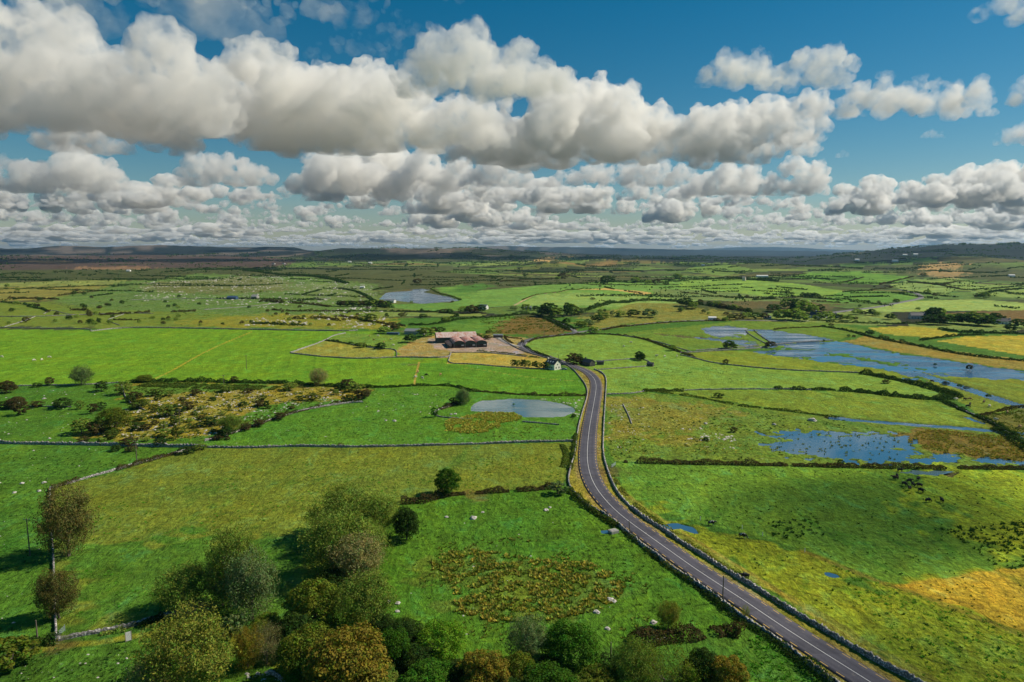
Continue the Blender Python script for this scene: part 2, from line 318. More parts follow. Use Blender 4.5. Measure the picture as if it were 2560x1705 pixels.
FIELDS = [  # name, colour seen in sun, roughness, rock, polygon
    ('bog', (80, 72, 62), .8, .0, [(-400, 588), (560, 590), (700, 598), (640, 612), (300, 622), (300, 640), (-400, 648)]),
    ('bog strip', (128, 112, 74), .8, .2, [(20, 600), (110, 596), (180, 603), (100, 606)]),
    ('bog strip', (130, 112, 80), .8, .2, [(170, 613), (330, 612), (370, 618), (200, 622)]),
    ('bog edge', (72, 88, 44), .9, .0, [(-400, 624), (300, 620), (560, 612), (640, 620), (520, 640), (300, 643), (-400, 655)]),
    ('strip', (126, 150, 76), .1, .0, [(-400, 652), (0, 650.8), (168, 645.7), (302, 641.7), (285, 652.4), (134, 657.5), (-400, 664)]),
    ('strip below', (126, 135, 62), .5, .0, [(-400, 664), (134, 658), (280, 655), (200, 672), (100, 690), (-400, 700)]),
    ('stony green', (84, 128, 46), .6, .55, [(240, 660), (302, 645), (450, 628), (700, 636), (860, 652), (880, 690), (860, 720), (560, 735), (200, 716), (100, 695)]),
    ('stony heart', (98, 118, 52), .8, .55, [(330, 652), (560, 632), (660, 650), (690, 668), (520, 676), (330, 668)]),
    ('stony right', (96, 130, 56), .7, .55, [(660, 655), (780, 648), (870, 668), (860, 692), (720, 690)]),
    ('olive left', (104, 136, 44), .5, .15, [(-400, 700), (120, 694), (240, 712), (560, 726), (860, 716), (900, 740), (900, 758), (560, 756), (0, 752), (-400, 752)]),
    ('yellow centre', (128, 142, 42), .8, .25, [(430, 735), (640, 720), (900, 728), (900, 755), (440, 752)]),
    ('big left', (98, 156, 28), .05, .0, [(-500, 754), (0, 757), (208, 760), (285, 753), (570, 758), (790, 761), (860, 762), (900, 778), (1031, 824), (1028, 836), (962, 835), (950, 888), (899, 891), (843, 891), (671, 881), (436, 876), (252, 881), (33, 888), (-500, 892)]),
    ('enclosure', (140, 155, 62), .5, .0, [(667, 812), (749, 783), (790, 787), (835, 798), (912, 803), (905, 822), (790, 823), (724, 818)]),
    ('enclosure top', (105, 150, 52), .4, .2, [(749, 783), (795, 766), (880, 770), (950, 775), (940, 800), (912, 804), (835, 798)]),
    ('mid left', (78, 148, 30), .15, .0, [(962, 835), (1028, 836), (1084, 837), (1138, 842), (1193, 847), (1275, 849), (1319, 851), (1336, 871), (1349, 890), (1346, 910), (1252, 910), (1168, 906), (1084, 900), (1060, 891), (1030, 886), (950, 887)]),
    ('pond field', (64, 138, 34), .25, .15, [(852, 891), (950, 887), (1030, 886), (1060, 892), (1084, 900), (1168, 906), (1252, 911), (1346, 911), (1338, 945), (1326, 1004), (1319, 1015), (1218, 1018), (949, 1026), (671, 1026), (470, 1022), (504, 1007), (621, 967), (715, 940), (835, 926), (849, 910)]),
    ('left green', (66, 126, 32), .35, .12, [(-500, 892), (33, 888), (279, 885), (295, 927), (470, 940), (470, 1020), (0, 1018), (-500, 1018)]),
    ('scrub', (136, 140, 44), .9, .5, [(279, 884), (436, 878), (845, 890), (850, 912), (790, 922), (700, 938), (640, 957), (560, 984), (500, 1003), (470, 1014), (180, 1014), (160, 1002), (240, 985), (262, 958), (332, 940), (295, 926)]),
    ('scrub green', (82, 130, 38), .6, .1, [(285, 886), (436, 880), (600, 884), (640, 893), (470, 900), (330, 905), (300, 915)]),
    ('scrub green', (70, 132, 36), .3, .1, [(640, 925), (780, 922), (790, 926), (700, 940), (640, 958), (560, 985), (548, 960)]),
    ('scrub green', (74, 130, 36), .4, .1, [(420, 1002), (520, 996), (500, 1010), (420, 1018)]),
    ('far left strip', (60, 128, 34), .3, .05, [(-500, 1020), (0, 1020), (235, 1024), (446, 1030), (396, 1044), (235, 1090), (158, 1113), (116, 1124), (121, 1253), (126, 1387), (128, 1471), (50, 1485), (-500, 1500)]),
    ('big olive', (104, 134, 42), .35, .0, [(446, 1030), (790, 1029), (1117, 1021), (1319, 1016), (1305, 1044), (1300, 1100), (1290, 1118), (1069, 1135), (921, 1156), (870, 1230), (860, 1300), (760, 1460), (620, 1470), (520, 1440), (413, 1409), (303, 1441), (175, 1464), (128, 1471), (121, 1253), (116, 1124), (158, 1113), (269, 1085), (396, 1044)]),
    ('olive lush', (72, 128, 36), .3, .0, [(160, 1260), (420, 1240), (640, 1230), (760, 1200), (760, 1460), (620, 1470), (413, 1412), (175, 1462), (130, 1470)]),
    ('rush field', (58, 128, 28), .4, .03, [(921, 1156), (1069, 1135), (1290, 1118), (1343, 1159), (1463, 1245), (1651, 1381), (1737, 1439), (1710, 1456), (1448, 1479), (1300, 1520), (800, 1540), (760, 1460), (860, 1300), (870, 1230)]),
    ('rushes', (84, 124, 36), 1., .0, [(985, 1275), (1080, 1262), (1200, 1280), (1330, 1285), (1400, 1310), (1440, 1345), (1420, 1380), (1360, 1410), (1240, 1428), (1120, 1430), (1040, 1405), (1040, 1340), (1000, 1330)]),
    ('bottom left', (58, 120, 32), .5, .08, [(-500, 1500), (50, 1486), (175, 1466), (303, 1443), (413, 1411), (520, 1440), (700, 1480), (760, 1700), (-500, 1900)]),
    ('bottom right', (56, 124, 34), .5, .0, [(1300, 1500), (1448, 1480), (1688, 1453), (1740, 1440), (1912, 1568), (2100, 1700), (1300, 1900)]),
    ('verge', (138, 146, 52), .7, .0, [(1319, 851), (1336, 871), (1350, 890), (1351, 910), (1342, 937), (1332, 970), (1326, 1004), (1322, 1041), (1312, 1075), (1305, 1103), (1312, 1125), (1343, 1159), (1430, 1214), (1543, 1307), (1737, 1440), (1912, 1568), (2100, 1700), (2330, 1690), (2104, 1568), (1981, 1503), (1737, 1354), (1657, 1307), (1566, 1249), (1482, 1194), (1424, 1141), (1396, 1086), (1386, 1028), (1388, 960), (1393, 897), (1394, 870), (1386, 858), (1366, 849)]),
    ('round field', (112, 162, 58), .1, .0, [(1204, 790), (1212, 784), (1302, 771), (1384, 769), (1466, 775), (1540, 802), (1596, 823), (1674, 840), (1798, 851), (1980, 858), (2084, 878), (2134, 892), (2192, 909), (2134, 918), (2067, 912), (2000, 903), (1865, 897), (1664, 895), (1563, 898), (1503, 897), (1396, 907), (1394, 870), (1386, 858), (1310, 836), (1230, 808)]),
    ('below flood', (118, 150, 40), .3, .0, [(1572, 812), (1640, 806), (1731, 809), (1865, 828), (2033, 850), (2117, 870), (2134, 890), (2084, 877), (1980, 857), (1798, 850), (1674, 838), (1610, 826)]),
    ('above flood', (98, 140, 42), .4, .0, [(1400, 770), (1500, 758), (1700, 738), (1900, 742), (2000, 760), (1930, 782), (1780, 800), (1570, 806), (1520, 790)]),
    ('right strip', (112, 150, 44), .4, .08, [(1396, 908), (1503, 897), (1664, 896), (1865, 898), (2000, 904), (2067, 912), (2134, 919), (2184, 931), (2252, 961), (2290, 985), (2100, 972), (1932, 960), (1798, 942), (1630, 916), (1500, 900)]),
    ('far right wet', (112, 142, 38), .4, .0, [(2100, 850), (2268, 868), (2420, 876), (2420, 950), (2354, 936), (2252, 958), (2190, 912)]),
    ('marsh right', (98, 112, 42), 1., .0, [(2252, 960), (2354, 936), (2500, 940), (2500, 1060), (2354, 1020)]),
    ('rough right', (98, 138, 44), .7, .12, [(1400, 912), (1500, 903), (1630, 918), (1798, 945), (1932, 963), (2235, 987), (2330, 1003), (2500, 1060), (2500, 1079), (2354, 1077), (1899, 1072), (1572, 1065), (1413, 1060), (1392, 1020)]),
    ('rough ochre', (124, 138, 50), .9, .3, [(1400, 915), (1470, 908), (1600, 925), (1700, 950), (1600, 990), (1560, 1030), (1500, 1000), (1430, 1010), (1398, 1000)]),
    ('marsh', (116, 112, 44), 1., .0, [(2060, 1000), (2120, 985), (2300, 1000), (2400, 1040), (2400, 1075), (2350, 1062), (2150, 1040)]),
    ('lush right', (92, 148, 42), .35, .0, [(1413, 1063), (1572, 1067), (1899, 1074), (2354, 1079), (2600, 1080), (2600, 1290), (2354, 1300), (2062, 1345), (1950, 1310), (1800, 1250), (1560, 1190), (1440, 1140)]),
    ('sunlit tip', (138, 176, 40), .6, .0, [(2060, 1082), (2354, 1079), (2600, 1080), (2600, 1300), (2300, 1300), (2200, 1240)]),  # lighter grass, brightened further to paint the sunlit side of the cloud shadow
    ('lower right', (126, 156, 34), .5, .0, [(1424, 1142), (1560, 1190), (1800, 1250), (1950, 1310), (2062, 1345), (2354, 1300), (2600, 1290), (2700, 1700), (2330, 1690), (2104, 1568), (1737, 1354), (1566, 1249), (1482, 1194)]),
    ('ochre right', (172, 164, 50), .6, .0, [(2062, 1346), (2160, 1330), (2354, 1302), (2700, 1290), (2700, 1500), (2354, 1450), (2200, 1395)]),
    ('wall verge', (126, 146, 50), .6, .0, [(1400, 1085), (1424, 1132), (1482, 1186), (1566, 1240), (1657, 1298), (1737, 1344), (1900, 1440), (2104, 1550), (2330, 1680), (2360, 1670), (2130, 1548), (1920, 1425), (1740, 1318), (1600, 1240), (1500, 1185), (1440, 1130)]),
    ('hay', (168, 166, 74), .3, .0, [(1037, 811), (1097, 810), (1166, 815), (1209, 821), (1266, 826), (1285, 849), (1193, 847), (1138, 842), (1084, 837), (1028, 837)]),
    ('yard grass', (158, 152, 84), .5, .0, [(914, 803), (960, 780), (985, 772), (1020, 768), (1120, 766), (1210, 778), (1206, 800), (1270, 823), (1209, 820), (1166, 815), (1097, 809), (1037, 811), (1031, 823), (912, 820)]),
    ('yard', (166, 158, 140), .3, .3, [(980, 783), (1000, 778), (1100, 775), (1150, 780), (1175, 792), (1200, 804), (1215, 813), (1170, 816), (1110, 809), (1040, 808), (1010, 802), (990, 794)]),
    ('heath field', (112, 104, 46), 1., .05, [(1060, 752), (1130, 738), (1193, 726), (1250, 730), (1310, 757), (1300, 768), (1190, 771), (1080, 768)]),
    ('heath left', (86, 142, 46), .5, .05, [(960, 765), (1020, 748), (1120, 734), (1190, 722), (1140, 745), (1150, 768), (1000, 768)]),
    ('hump', (124, 138, 58), .6, .0, [(1320, 745), (1345, 725), (1400, 708), (1480, 695), (1560, 700), (1660, 715), (1790, 736), (1560, 738), (1412, 750), (1384, 756)]),
    ('green strip', (102, 158, 66), .2, .0, [(1040, 690), (1100, 668), (1240, 655), (1330, 650), (1560, 642), (1700, 652), (1560, 680), (1420, 712), (1230, 706), (1180, 703), (1100, 708), (1040, 702)]),
    ('green strip 2', (128, 174, 84), .1, .0, [(1190, 700), (1240, 678), (1330, 672), (1500, 682), (1640, 686), (1560, 697), (1420, 708), (1300, 702)]),
    ('tan wedge', (196, 178, 98), .2, .0, [(1322, 666), (1396, 662.5), (1497, 674), (1480, 677.6)]),
    ('lakeside', (92, 148, 58), .3, .0, [(870, 700), (1060, 695), (1100, 668), (1060, 655), (1000, 662), (1060, 700), (1100, 712), (1000, 716), (900, 708)]),
    ('knoll', (66, 128, 44), .2, .0, [(1030, 672), (1060, 658), (1110, 652), (1140, 658), (1080, 672)]),
    ('right green', (116, 168, 66), .1, .0, [(1563, 642), (1664, 640), (1780, 648), (1865, 656), (1939, 669), (1920, 684), (1850, 682), (1563, 678)]),
    ('right sage', (108, 142, 74), .2, .0, [(1500, 664), (1640, 668), (1800, 686), (1900, 690), (1860, 698), (1600, 690), (1500, 680)]),
    ('right heath', (96, 98, 54), .9, .0, [(1650, 694), (1800, 692), (1940, 700), (1900, 715), (1800, 712), (1660, 708)]),
    ('right low', (92, 152, 56), .1, .0, [(1900, 680), (1960, 668), (2090, 672), (2110, 690), (2000, 696), (1900, 694)]),
    ('long pale', (142, 182, 90), .05, .0, [(1926, 716), (2084, 693), (2235, 688), (2354, 696), (2600, 700), (2600, 716), (2354, 713), (2067, 717)]),
    ('high green', (92, 152, 50), .1, .0, [(1808, 636), (1865, 627), (1966, 624), (2094, 636), (2023, 654), (1936, 651)]),
    ('high sage', (124, 164, 82), .1, .0, [(2043, 656), (2087, 645), (2201, 667), (2160, 680), (2100, 672)]),
    ('high right', (122, 162, 78), .1, .0, [(2100, 642), (2200, 640), (2354, 660), (2500, 668), (2500, 690), (2300, 682), (2210, 668)]),
    ('ochre heath', (116, 104, 54), .8, .0, [(2150, 722), (2354, 712), (2600, 712), (2600, 745), (2400, 742), (2200, 735)]),
    ('gold', (162, 168, 52), .2, .0, [(1996, 754), (2067, 750), (2161, 753), (2168, 761), (2218, 770), (2134, 777), (2033, 767)]),
    ('gold 2', (168, 170, 54), .2, .0, [(2154, 784), (2218, 773.5), (2354, 771.5), (2600, 772), (2600, 845), (2354, 817), (2235, 797)]),
    ('reed bank', (142, 140, 58), .7, .0, [(1930, 784), (1999, 773), (2087, 787), (2134, 800), (2354, 829), (2600, 860), (2600, 880), (2354, 851), (2100, 815), (2016, 801)]),
    ('beige hill', (188, 168, 104), .2, .0, [(1222, 600), (1240, 592), (1320, 590), (1300, 598), (1260, 602)]),
    ('green hill', (96, 130, 60), .2, .0, [(1280, 592), (1320, 591), (1345, 602), (1300, 605)]),
    ('brown hill', (128, 116, 66), .4, .0, [(1280, 604), (1400, 598), (1430, 606), (1330, 612)]),
    ('far tan', (168, 152, 96), .3, .0, [(2110, 612), (2160, 604), (2220, 606), (2200, 616), (2130, 622)]),
    ('far tan 2', (150, 140, 90), .3, .0, [(2110, 630), (2200, 620), (2240, 626), (2180, 640)]),
    ('shaded forest', (26, 42, 36), .6, .0, [(1985, 582), (2040, 571), (2090, 567), (2180, 562), (2354, 557), (2700, 556), (2900, 600), (2400, 603), (2250, 588), (2120, 594), (2010, 596)]),  # forest green on the right hill, darkened to stand in for cloud shadow
    ('far wood', (36, 52, 42), .6, .0, [(1340, 583), (2000, 582), (2100, 596), (2050, 606), (1800, 607), (1560, 604), (1400, 598)]),
    ('far green', (104, 146, 62), .2, .0, [(1570, 622), (1600, 610), (1700, 612), (1740, 622), (1660, 634)]),
]
LAKES = {
    'lake': [(872, 687.7), (886, 672.6), (929, 665), (970, 663), (990, 666), (973, 671), (997, 676), (1030, 681), (1057, 691), (1017, 694.4), (970, 698), (926, 692.7), (899, 689.4)],
    'upper': [(1610, 755), (1640, 750), (1674, 748.5), (1714, 754.5), (1724, 766), (1697, 775), (1664, 775), (1637, 773)],
    'stream': [(1490, 765), (1530, 767), (1600, 773), (1704, 781), (1748, 786), (1740, 797), (1718, 800), (1700, 792), (1640, 781), (1560, 774)],
    'mid': [(1722, 757), (1771, 758), (1832, 766), (1912, 779), (1870, 787), (1811, 791), (1790, 798), (1752, 800), (1770, 788), (1748, 772)],
    'main': [(1790, 797), (1812, 792), (1916, 783.4), (1949, 787), (2016, 802), (2100, 817), (2184, 828), (2235, 836), (2354, 853), (2500, 872), (2500, 884), (2354, 873), (2268, 870), (2168, 864), (2100, 849), (2033, 832), (1983, 822), (1899, 809)],
    'low': [(1731, 808.6), (1798, 800.5), (1842, 802), (1899, 811), (1966, 823.5), (2033, 835.5), (2084, 848), (2102, 860), (2117, 870), (2107, 880), (2080, 873), (2087, 863), (2033, 849), (1966, 840), (1865, 827), (1765, 814)],
    'near': [(1741, 995), (1798, 987), (1855, 982), (1886, 985), (1932, 991), (2000, 990), (2067, 994), (2100, 1004), (2117, 1024), (2134, 1039), (2184, 1043), (2268, 1050), (2354, 1061), (2450, 1072), (2450, 1080), (2354, 1070), (2268, 1062), (2184, 1052), (2134, 1056), (2100, 1069), (2033, 1070), (1966, 1066), (1916, 1056), (1865, 1049), (1798, 1049), (1751, 1037), (1738, 1021), (1778, 1010)],
    'pond': [(1080, 934), (1104, 921), (1168, 916), (1235, 918), (1292, 926), (1319, 936), (1323, 944), (1299, 957), (1235, 959), (1198, 957), (1185, 947), (1117, 945.5), (1084, 944)],
    'pool': [(1514, 1206), (1558, 1201), (1593, 1210), (1612, 1227), (1596, 1226), (1565, 1214), (1528, 1217)],
    'puddle': [(1894, 1314), (1905, 1314), (1925, 1320), (1933, 1326), (1915, 1327), (1898, 1321)],
    'pool2': [(1384, 1219), (1395, 1218), (1402, 1222), (1396, 1225), (1386, 1224)],
    'wet': [(2030, 1081), (2110, 1080), (2190, 1083), (2150, 1091), (2060, 1088)],
}
CHANNELS = [([(2098, 853), (2130, 864), (2168, 876), (2218, 891), (2268, 909), (2319, 925), (2354, 933.5), (2450, 955)], 8.5),
            ([(1905, 959), (1950, 963), (2000, 968.5), (2100, 975), (2180, 981), (2260, 987), (2310, 992), (2345, 1010), (2400, 1030)], 5.0),
            ([(2222, 958), (2240, 966), (2262, 973)], 3.0), ([(2300, 993), (2360, 996), (2450, 998)], 4.0)]

SOFT = {'far wood': 60, 'shaded forest': 40, 'sunlit tip': 14, 'rushes': 12, 'rough ochre': 14, 'marsh': 12, 'marsh right': 6, 'scrub': 8, 'scrub green': 8, 'stony green': 30, 'stony heart': 40, 'stony right': 30, 'olive left': 25, 'yellow centre': 25,
        'olive lush': 16, 'bog': 60, 'bog strip': 60, 'bog edge': 60, 'heath field': 20, 'heath left': 20, 'yard grass': 4, 'yard': 4, 'hump': 20, 'knoll': 20, 'wall verge': 1.2, 'lower right': 8, 'ochre right': 2,
        'beige hill': 20, 'green hill': 20, 'brown hill': 30, 'far tan': 30, 'far tan 2': 30, 'right heath': 20, 'ochre heath': 20, 'reed bank': 5, 'strip below': 20, 'lakeside': 20}
def inside(x, y, poly):
    n = len(poly); res = np.zeros(len(x), bool)
    x0, x1, y0, y1 = poly[:, 0].min(), poly[:, 0].max(), poly[:, 1].min(), poly[:, 1].max()
    k = np.nonzero((x >= x0) & (x <= x1) & (y >= y0) & (y <= y1))[0]
    X, Y = x[k], y[k]; c = np.zeros(len(k), bool)
    for i in range(n):
        ax, ay = poly[i]; bx, by = poly[(i+1) % n]
        if ay == by: continue
        c ^= ((ay > Y) != (by > Y)) & (X < (bx-ax)*(Y-ay)/(by-ay)+ax)
    res[k] = c; return res
def dist_poly(x, y, poly, closed=True, cap=60.0):
    """distance to a polyline, capped"""
    d = np.full(len(x), cap); x0, x1, y0, y1 = poly[:, 0].min()-cap, poly[:, 0].max()+cap, poly[:, 1].min()-cap, poly[:, 1].max()+cap
    k = np.nonzero((x > x0) & (x < x1) & (y > y0) & (y < y1))[0]
    if not len(k): return d
    X, Y = x[k], y[k]; m = np.full(len(k), cap)
    n = len(poly)
    for i in range(n if closed else n-1):
        a = poly[i]; b = poly[(i+1) % n]; e = b-a; L = e@e+1e-9
        t = np.clip(((X-a[0])*e[0]+(Y-a[1])*e[1])/L, 0, 1); m = np.minimum(m, np.hypot(X-a[0]-t*e[0], Y-a[1]-t*e[1]))
    d[k] = m; return d
POLY = [(nm, lin(c), ro, rk, hits(P)[:, :2]) for (nm, c, ro, rk, P) in FIELDS]
LAKEP = {k: hits(P)[:, :2] for k, P in LAKES.items()}
CHANP = [(chaikin(hits(P)[:, :2], 2), wd) for P, wd in CHANNELS]
road = line(ROAD_C, 1.0, 3); laneN = line(LANE_N, 2.0, 2); laneE = line(LANE_E, 3.0, 2)

def basin(x, y):
    """0 on dry land .. 1 in water; ragged at the rim"""
    b = np.zeros(len(x)); r = np.hypot(x, y)
    jit = 2.6*n2(x, y*.6, 9, 4.4)+1.6*n2(x, y*.7, 3.2, 8.4)+2.2*n2(x*.5, y, 14, 3.4)
    for k, P in LAKEP.items():
        small = k in ('pool', 'puddle', 'pool2', 'pond', 'wet2', 'lake'); s = inside(x, y, P); d = dist_poly(x, y, P)
        sd = np.where(s, d, -d)+(jit*(.3 if small else (3.0 if k == 'near' else 1.7)))
        isl = 0 if small else (sstep(.10, .26, n2(x*.5, y, 7, 7.3)+.6*n2(x*.6, y, 2.4, 2.2))*sstep(26, 2, sd) if k == 'near' else sstep(.26, .40, n2(x*.45, y, 10, 7.3)+.45*n2(x*.6, y, 3.5, 2.2))*sstep(26, 4, sd))
        b = np.maximum(b, sstep(-.6, 1.0, sd)*(1-isl))
    for P, wd in CHANP:
        d = dist_poly(x, y, P, False); b = np.maximum(b, sstep(-.5, .6, wd/2-d+.35*jit))
    return b
WATERZ = -.35
def ground_z(x, y):
    sh = np.shape(x); x = np.ravel(np.asarray(x, float)); y = np.ravel(np.asarray(y, float))
    return relief(x, y).reshape(sh)
def gz(x, y): return float(relief(np.array([x]), np.array([y]))[0])

# ------------------------------------------------------------ ground sheet
def build_ground():
    ang = np.concatenate([np.linspace(-180, -58, 40)[:-1], np.linspace(-58, -42, 60)[:-1], np.linspace(-42, 42, 1250), np.linspace(42, 58, 60)[1:], np.linspace(58, 180, 40)[1:]])
    dep = np.concatenate([np.geomspace(1400, 1110, 20)[:-1], np.arange(1110, 150, -2.1), np.arange(150, 12, -1.0), np.geomspace(12, 3.4, 40)])
    rr = np.concatenate([[3, 20, 50, 80], CAMH*F/dep])
    A, Rr = np.meshgrid(np.radians(ang[:-1]), rr); x = (Rr*np.sin(A)).ravel(); y = (Rr*np.cos(A)).ravel()
    nr, na = A.shape
    i = np.arange(nr*na).reshape(nr, na); j = np.roll(i, -1, axis=1)
    Fq = np.stack([i[:-1], j[:-1], j[1:], i[1:]], -1).reshape(-1, 4)
    r = np.hypot(x, y); z = relief(x, y); b = basin(x, y); z = z - 1.0*b
    z = z+.05*n2(x, y, 3.0, 7.7)*sstep(1200, 200, r)
    # field colours
    jx = x+1.0*n2(x, y, 7, 1.1)+.5*n2(x, y, 2.1, 1.9)+r*.003*n2(x, y, 60, 3.9); jy = y+1.0*n2(x, y, 7, 6.1)+.5*n2(x, y, 2.1, 4.9)+r*.003*n2(x, y, 60, 8.9)
    col = np.tile(np.array(lin((62, 122, 34))), (len(x), 1)); rough = np.full(len(x), .5); rock = np.zeros(len(x))
    # far patchwork: jittered cells
    rs = np.random.RandomState(5); farm = r > 850
    pal = [lin(c) for c in ((96, 136, 58), (80, 112, 50), (86, 94, 50), (116, 150, 72), (100, 122, 56), (70, 90, 44), (116, 118, 66), (88, 128, 54), (78, 98, 50), (66, 82, 44), (92, 140, 62))]
    cs = np.where(r > 2600, 260.0, 150.0)
    for lev, cell in ((0, 150.0), (1, 270.0)):
        k = np.nonzero(farm & ((r > 2600) == bool(lev)))[0]
        X = jx[k]/(cell*1.5); Y = jy[k]/cell; ix = np.floor(X).astype(int); iy = np.floor(Y).astype(int)
        best = np.full(len(k), 9e9); sec = np.full(len(k), 9e9); bid = np.zeros(len(k), int)
        for dx in (-1, 0, 1):
            for dy in (-1, 0, 1):
                cx, cy = ix+dx, iy+dy; h = (cx*73856093 ^ cy*19349663) & 0xffff
                d = (cx+.5+.45*np.sin(h*1.7)-X)**2+(cy+.5+.45*np.cos(h*2.3)-Y)**2
                up = d < best; sec = np.where(up, best, np.minimum(sec, d)); bid = np.where(up, h, bid); best = np.where(up, d, best)
        pc = np.array(pal)[bid % len(pal)]; edge = (np.sqrt(sec)-np.sqrt(best)) < .055
        pc = np.where(edge[:, None], np.array(lin((48, 58, 34))), pc)
        wild = sstep(.0, .25, n2(x[k], y[k], 900, 2.7)+.25*(x[k] < -300)+.15*(x[k] < 500)-.02)
        pc = pc*(1-wild[:, None])+np.array(lin((78, 94, 50)))*wild[:, None]
        col[k] = pc; rough[k] = .4+.5*wild; rock[k] = .1*wild
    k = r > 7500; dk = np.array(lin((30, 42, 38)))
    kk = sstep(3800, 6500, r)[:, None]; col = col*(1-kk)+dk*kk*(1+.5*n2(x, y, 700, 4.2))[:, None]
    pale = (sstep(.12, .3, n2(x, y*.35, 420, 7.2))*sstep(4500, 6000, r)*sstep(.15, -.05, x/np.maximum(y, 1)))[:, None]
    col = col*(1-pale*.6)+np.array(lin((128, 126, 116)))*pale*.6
    fn = n2(x, y, 16, 2.9)+.8*n2(x, y, 5.5, 6.6)
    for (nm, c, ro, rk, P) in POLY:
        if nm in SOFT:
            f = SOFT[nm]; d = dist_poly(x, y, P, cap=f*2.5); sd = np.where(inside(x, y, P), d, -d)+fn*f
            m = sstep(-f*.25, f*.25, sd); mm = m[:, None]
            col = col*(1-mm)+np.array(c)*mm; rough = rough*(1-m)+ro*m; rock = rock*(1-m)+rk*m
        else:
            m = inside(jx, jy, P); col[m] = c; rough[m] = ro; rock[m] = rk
    # rocky scatter fields keep their rims soft
    for (P, w_, c, am) in ([(p, wd+3.0, lin((92, 120, 40)), .6) for p, wd in CHANP]):
        d = dist_poly(x, y, P, False); m = (sstep(w_, w_*.4, d)*am)[:, None]; col = col*(1-m)+np.array(c)*m
    m = (b > .35); col[m] = np.array(lin((92, 98, 58)))
    # worn straw-coloured lines
    for D, wd, c, am in (([(353, 872), (400, 850), (450, 820), (500, 795), (580, 762)], 1.0, (190, 170, 60), .8), ([(952, 886), (956, 862), (964, 832)], 1.0, (180, 165, 80), .9),
                         ([(1070, 846), (1120, 852), (1180, 862), (1240, 870), (1330, 876)], 1.2, (140, 165, 60), .7),
                         ([(60, 1500), (150, 1484), (235, 1477), (292, 1462), (403, 1454), (485, 1454), (531, 1464), (570, 1488), (621, 1521), (672, 1548), (740, 1600)], 1.7, (128, 142, 40), .8),
                         ([(1424, 1128), (1500, 1180), (1620, 1255), (1760, 1340), (1900, 1435), (2100, 1555)], .9, (150, 150, 60), .6),
                         ([(1850, 1268), (1930, 1300), (2000, 1330), (2070, 1352), (2200, 1400), (2354, 1462)], 1.6, (126, 122, 48), .6),
                         (TRACK_UP, 3.0, (190, 170, 130), .9)):
        P = chaikin(hits(D)[:, :2], 2); d = dist_poly(x+.5*n2(x, y, 4, 2), y+.5*n2(x, y, 4, 5), P, False)
        m = (sstep(wd, wd*.35, d)*am)[:, None]; col = col*(1-m)+np.array(lin(c))*m
    # gravelly foot of the road
    d = dist_poly(x, y, road, False, 12.0); m = (sstep(6.2, 4.2, d)*.55*sstep(-.3, .3, n2(x, y, 11, 3)))[:, None]; col = col*(1-m)+np.array(lin((150, 134, 96)))*m
    # tractor lines in the lower right field
    u = (x*.55+y*.83); tr = ((np.abs(((u+2*n2(x, y, 30, 6))/7.5) % 1-.5) < .04) & inside(x, y, POLY[[p[0] for p in POLY].index('lower right')][4]) & (n2(x, y, 40, 9.9) > -.05)); col[tr] *= .6
    for nm, an, sp, am in (('big left', .25, 9, .10), ('round field', .9, 8, .10), ('mid left', 1.4, 9, .08), ('below flood', .5, 8, .08), ('right strip', .4, 10, .07), ('gold', .3, 8, .10), ('gold 2', .3, 8, .10), ('long pale', .3, 12, .10), ('big olive', 1.5, 7, .06), ('lush right', .7, 9, .05)):
        P = POLY[[p[0] for p in POLY].index(nm)][4]; m = inside(x, y, P); u = (x*math.cos(an)+y*math.sin(an)+5*n2(x, y, 120, an))/sp
        k = am*(np.sin(u*2*math.pi)*.6+np.where((u*.5 % 1) < .09, -1.6, 0))*(.5+.9*np.clip(n2(x, y, 60, an+3)+.3, 0, 1)); col[m] *= (1+k[m])[:, None]
    for D, rad in (((1400, 1082), 9), ((128, 1480), 5), ((945, 838), 9), ((1345, 868), 6), ((1182, 703), 10), ((1330, 770), 10), ((930, 762), 14), ((1212, 822), 7), ((1090, 1140), 7)):
        c = hits([D])[0]; d = np.hypot(x-c[0], y-c[1])+rad*.6*n2(x, y, 4, 5.5); m = (sstep(rad, rad*.3, d)*.6)[:, None]; col = col*(1-m)+np.array(lin((104, 92, 56)))*m
    # bare limestone stays off the water
    rock[b > .1] = 0
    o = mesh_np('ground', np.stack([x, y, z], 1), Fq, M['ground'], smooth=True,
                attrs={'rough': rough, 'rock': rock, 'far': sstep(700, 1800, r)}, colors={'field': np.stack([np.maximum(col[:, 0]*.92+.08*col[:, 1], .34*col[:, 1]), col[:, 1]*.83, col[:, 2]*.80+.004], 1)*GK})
    tag(o, kind='structure')
GK = 1.12
build_ground()

# ------------------------------------------------------------ water sheets
def offset_poly(P, d):
    c = P.mean(0); n = len(P); out = []
    area = 0.5*np.sum(P[:, 0]*np.roll(P[:, 1], -1)-np.roll(P[:, 0], -1)*P[:, 1]); s = -1 if area > 0 else 1
    for i in range(n):
        a = P[i]-P[i-1]; b = P[(i+1) % n]-P[i]; na = np.array([-a[1], a[0]])/(np.linalg.norm(a)+1e-6); nb = np.array([-b[1], b[0]])/(np.linalg.norm(b)+1e-6)
        m = na+nb; m = m/(np.linalg.norm(m)+1e-6); out.append(P[i]+s*m*d)
    return np.array(out)
from mathutils.geometry import tessellate_polygon
def sheet(name, P, z, mat):
    P = np.asarray(P); V = [(a[0], a[1], z) for a in P]; T = tessellate_polygon([[Vector(v) for v in V]])
    T = [t if (Vector(V[t[1]])-Vector(V[t[0]])).cross(Vector(V[t[2]])-Vector(V[t[0]])).z > 0 else (t[0], t[2], t[1]) for t in T]
    o = mesh_np(name, V, T, mat); tag(o, kind='structure'); return o
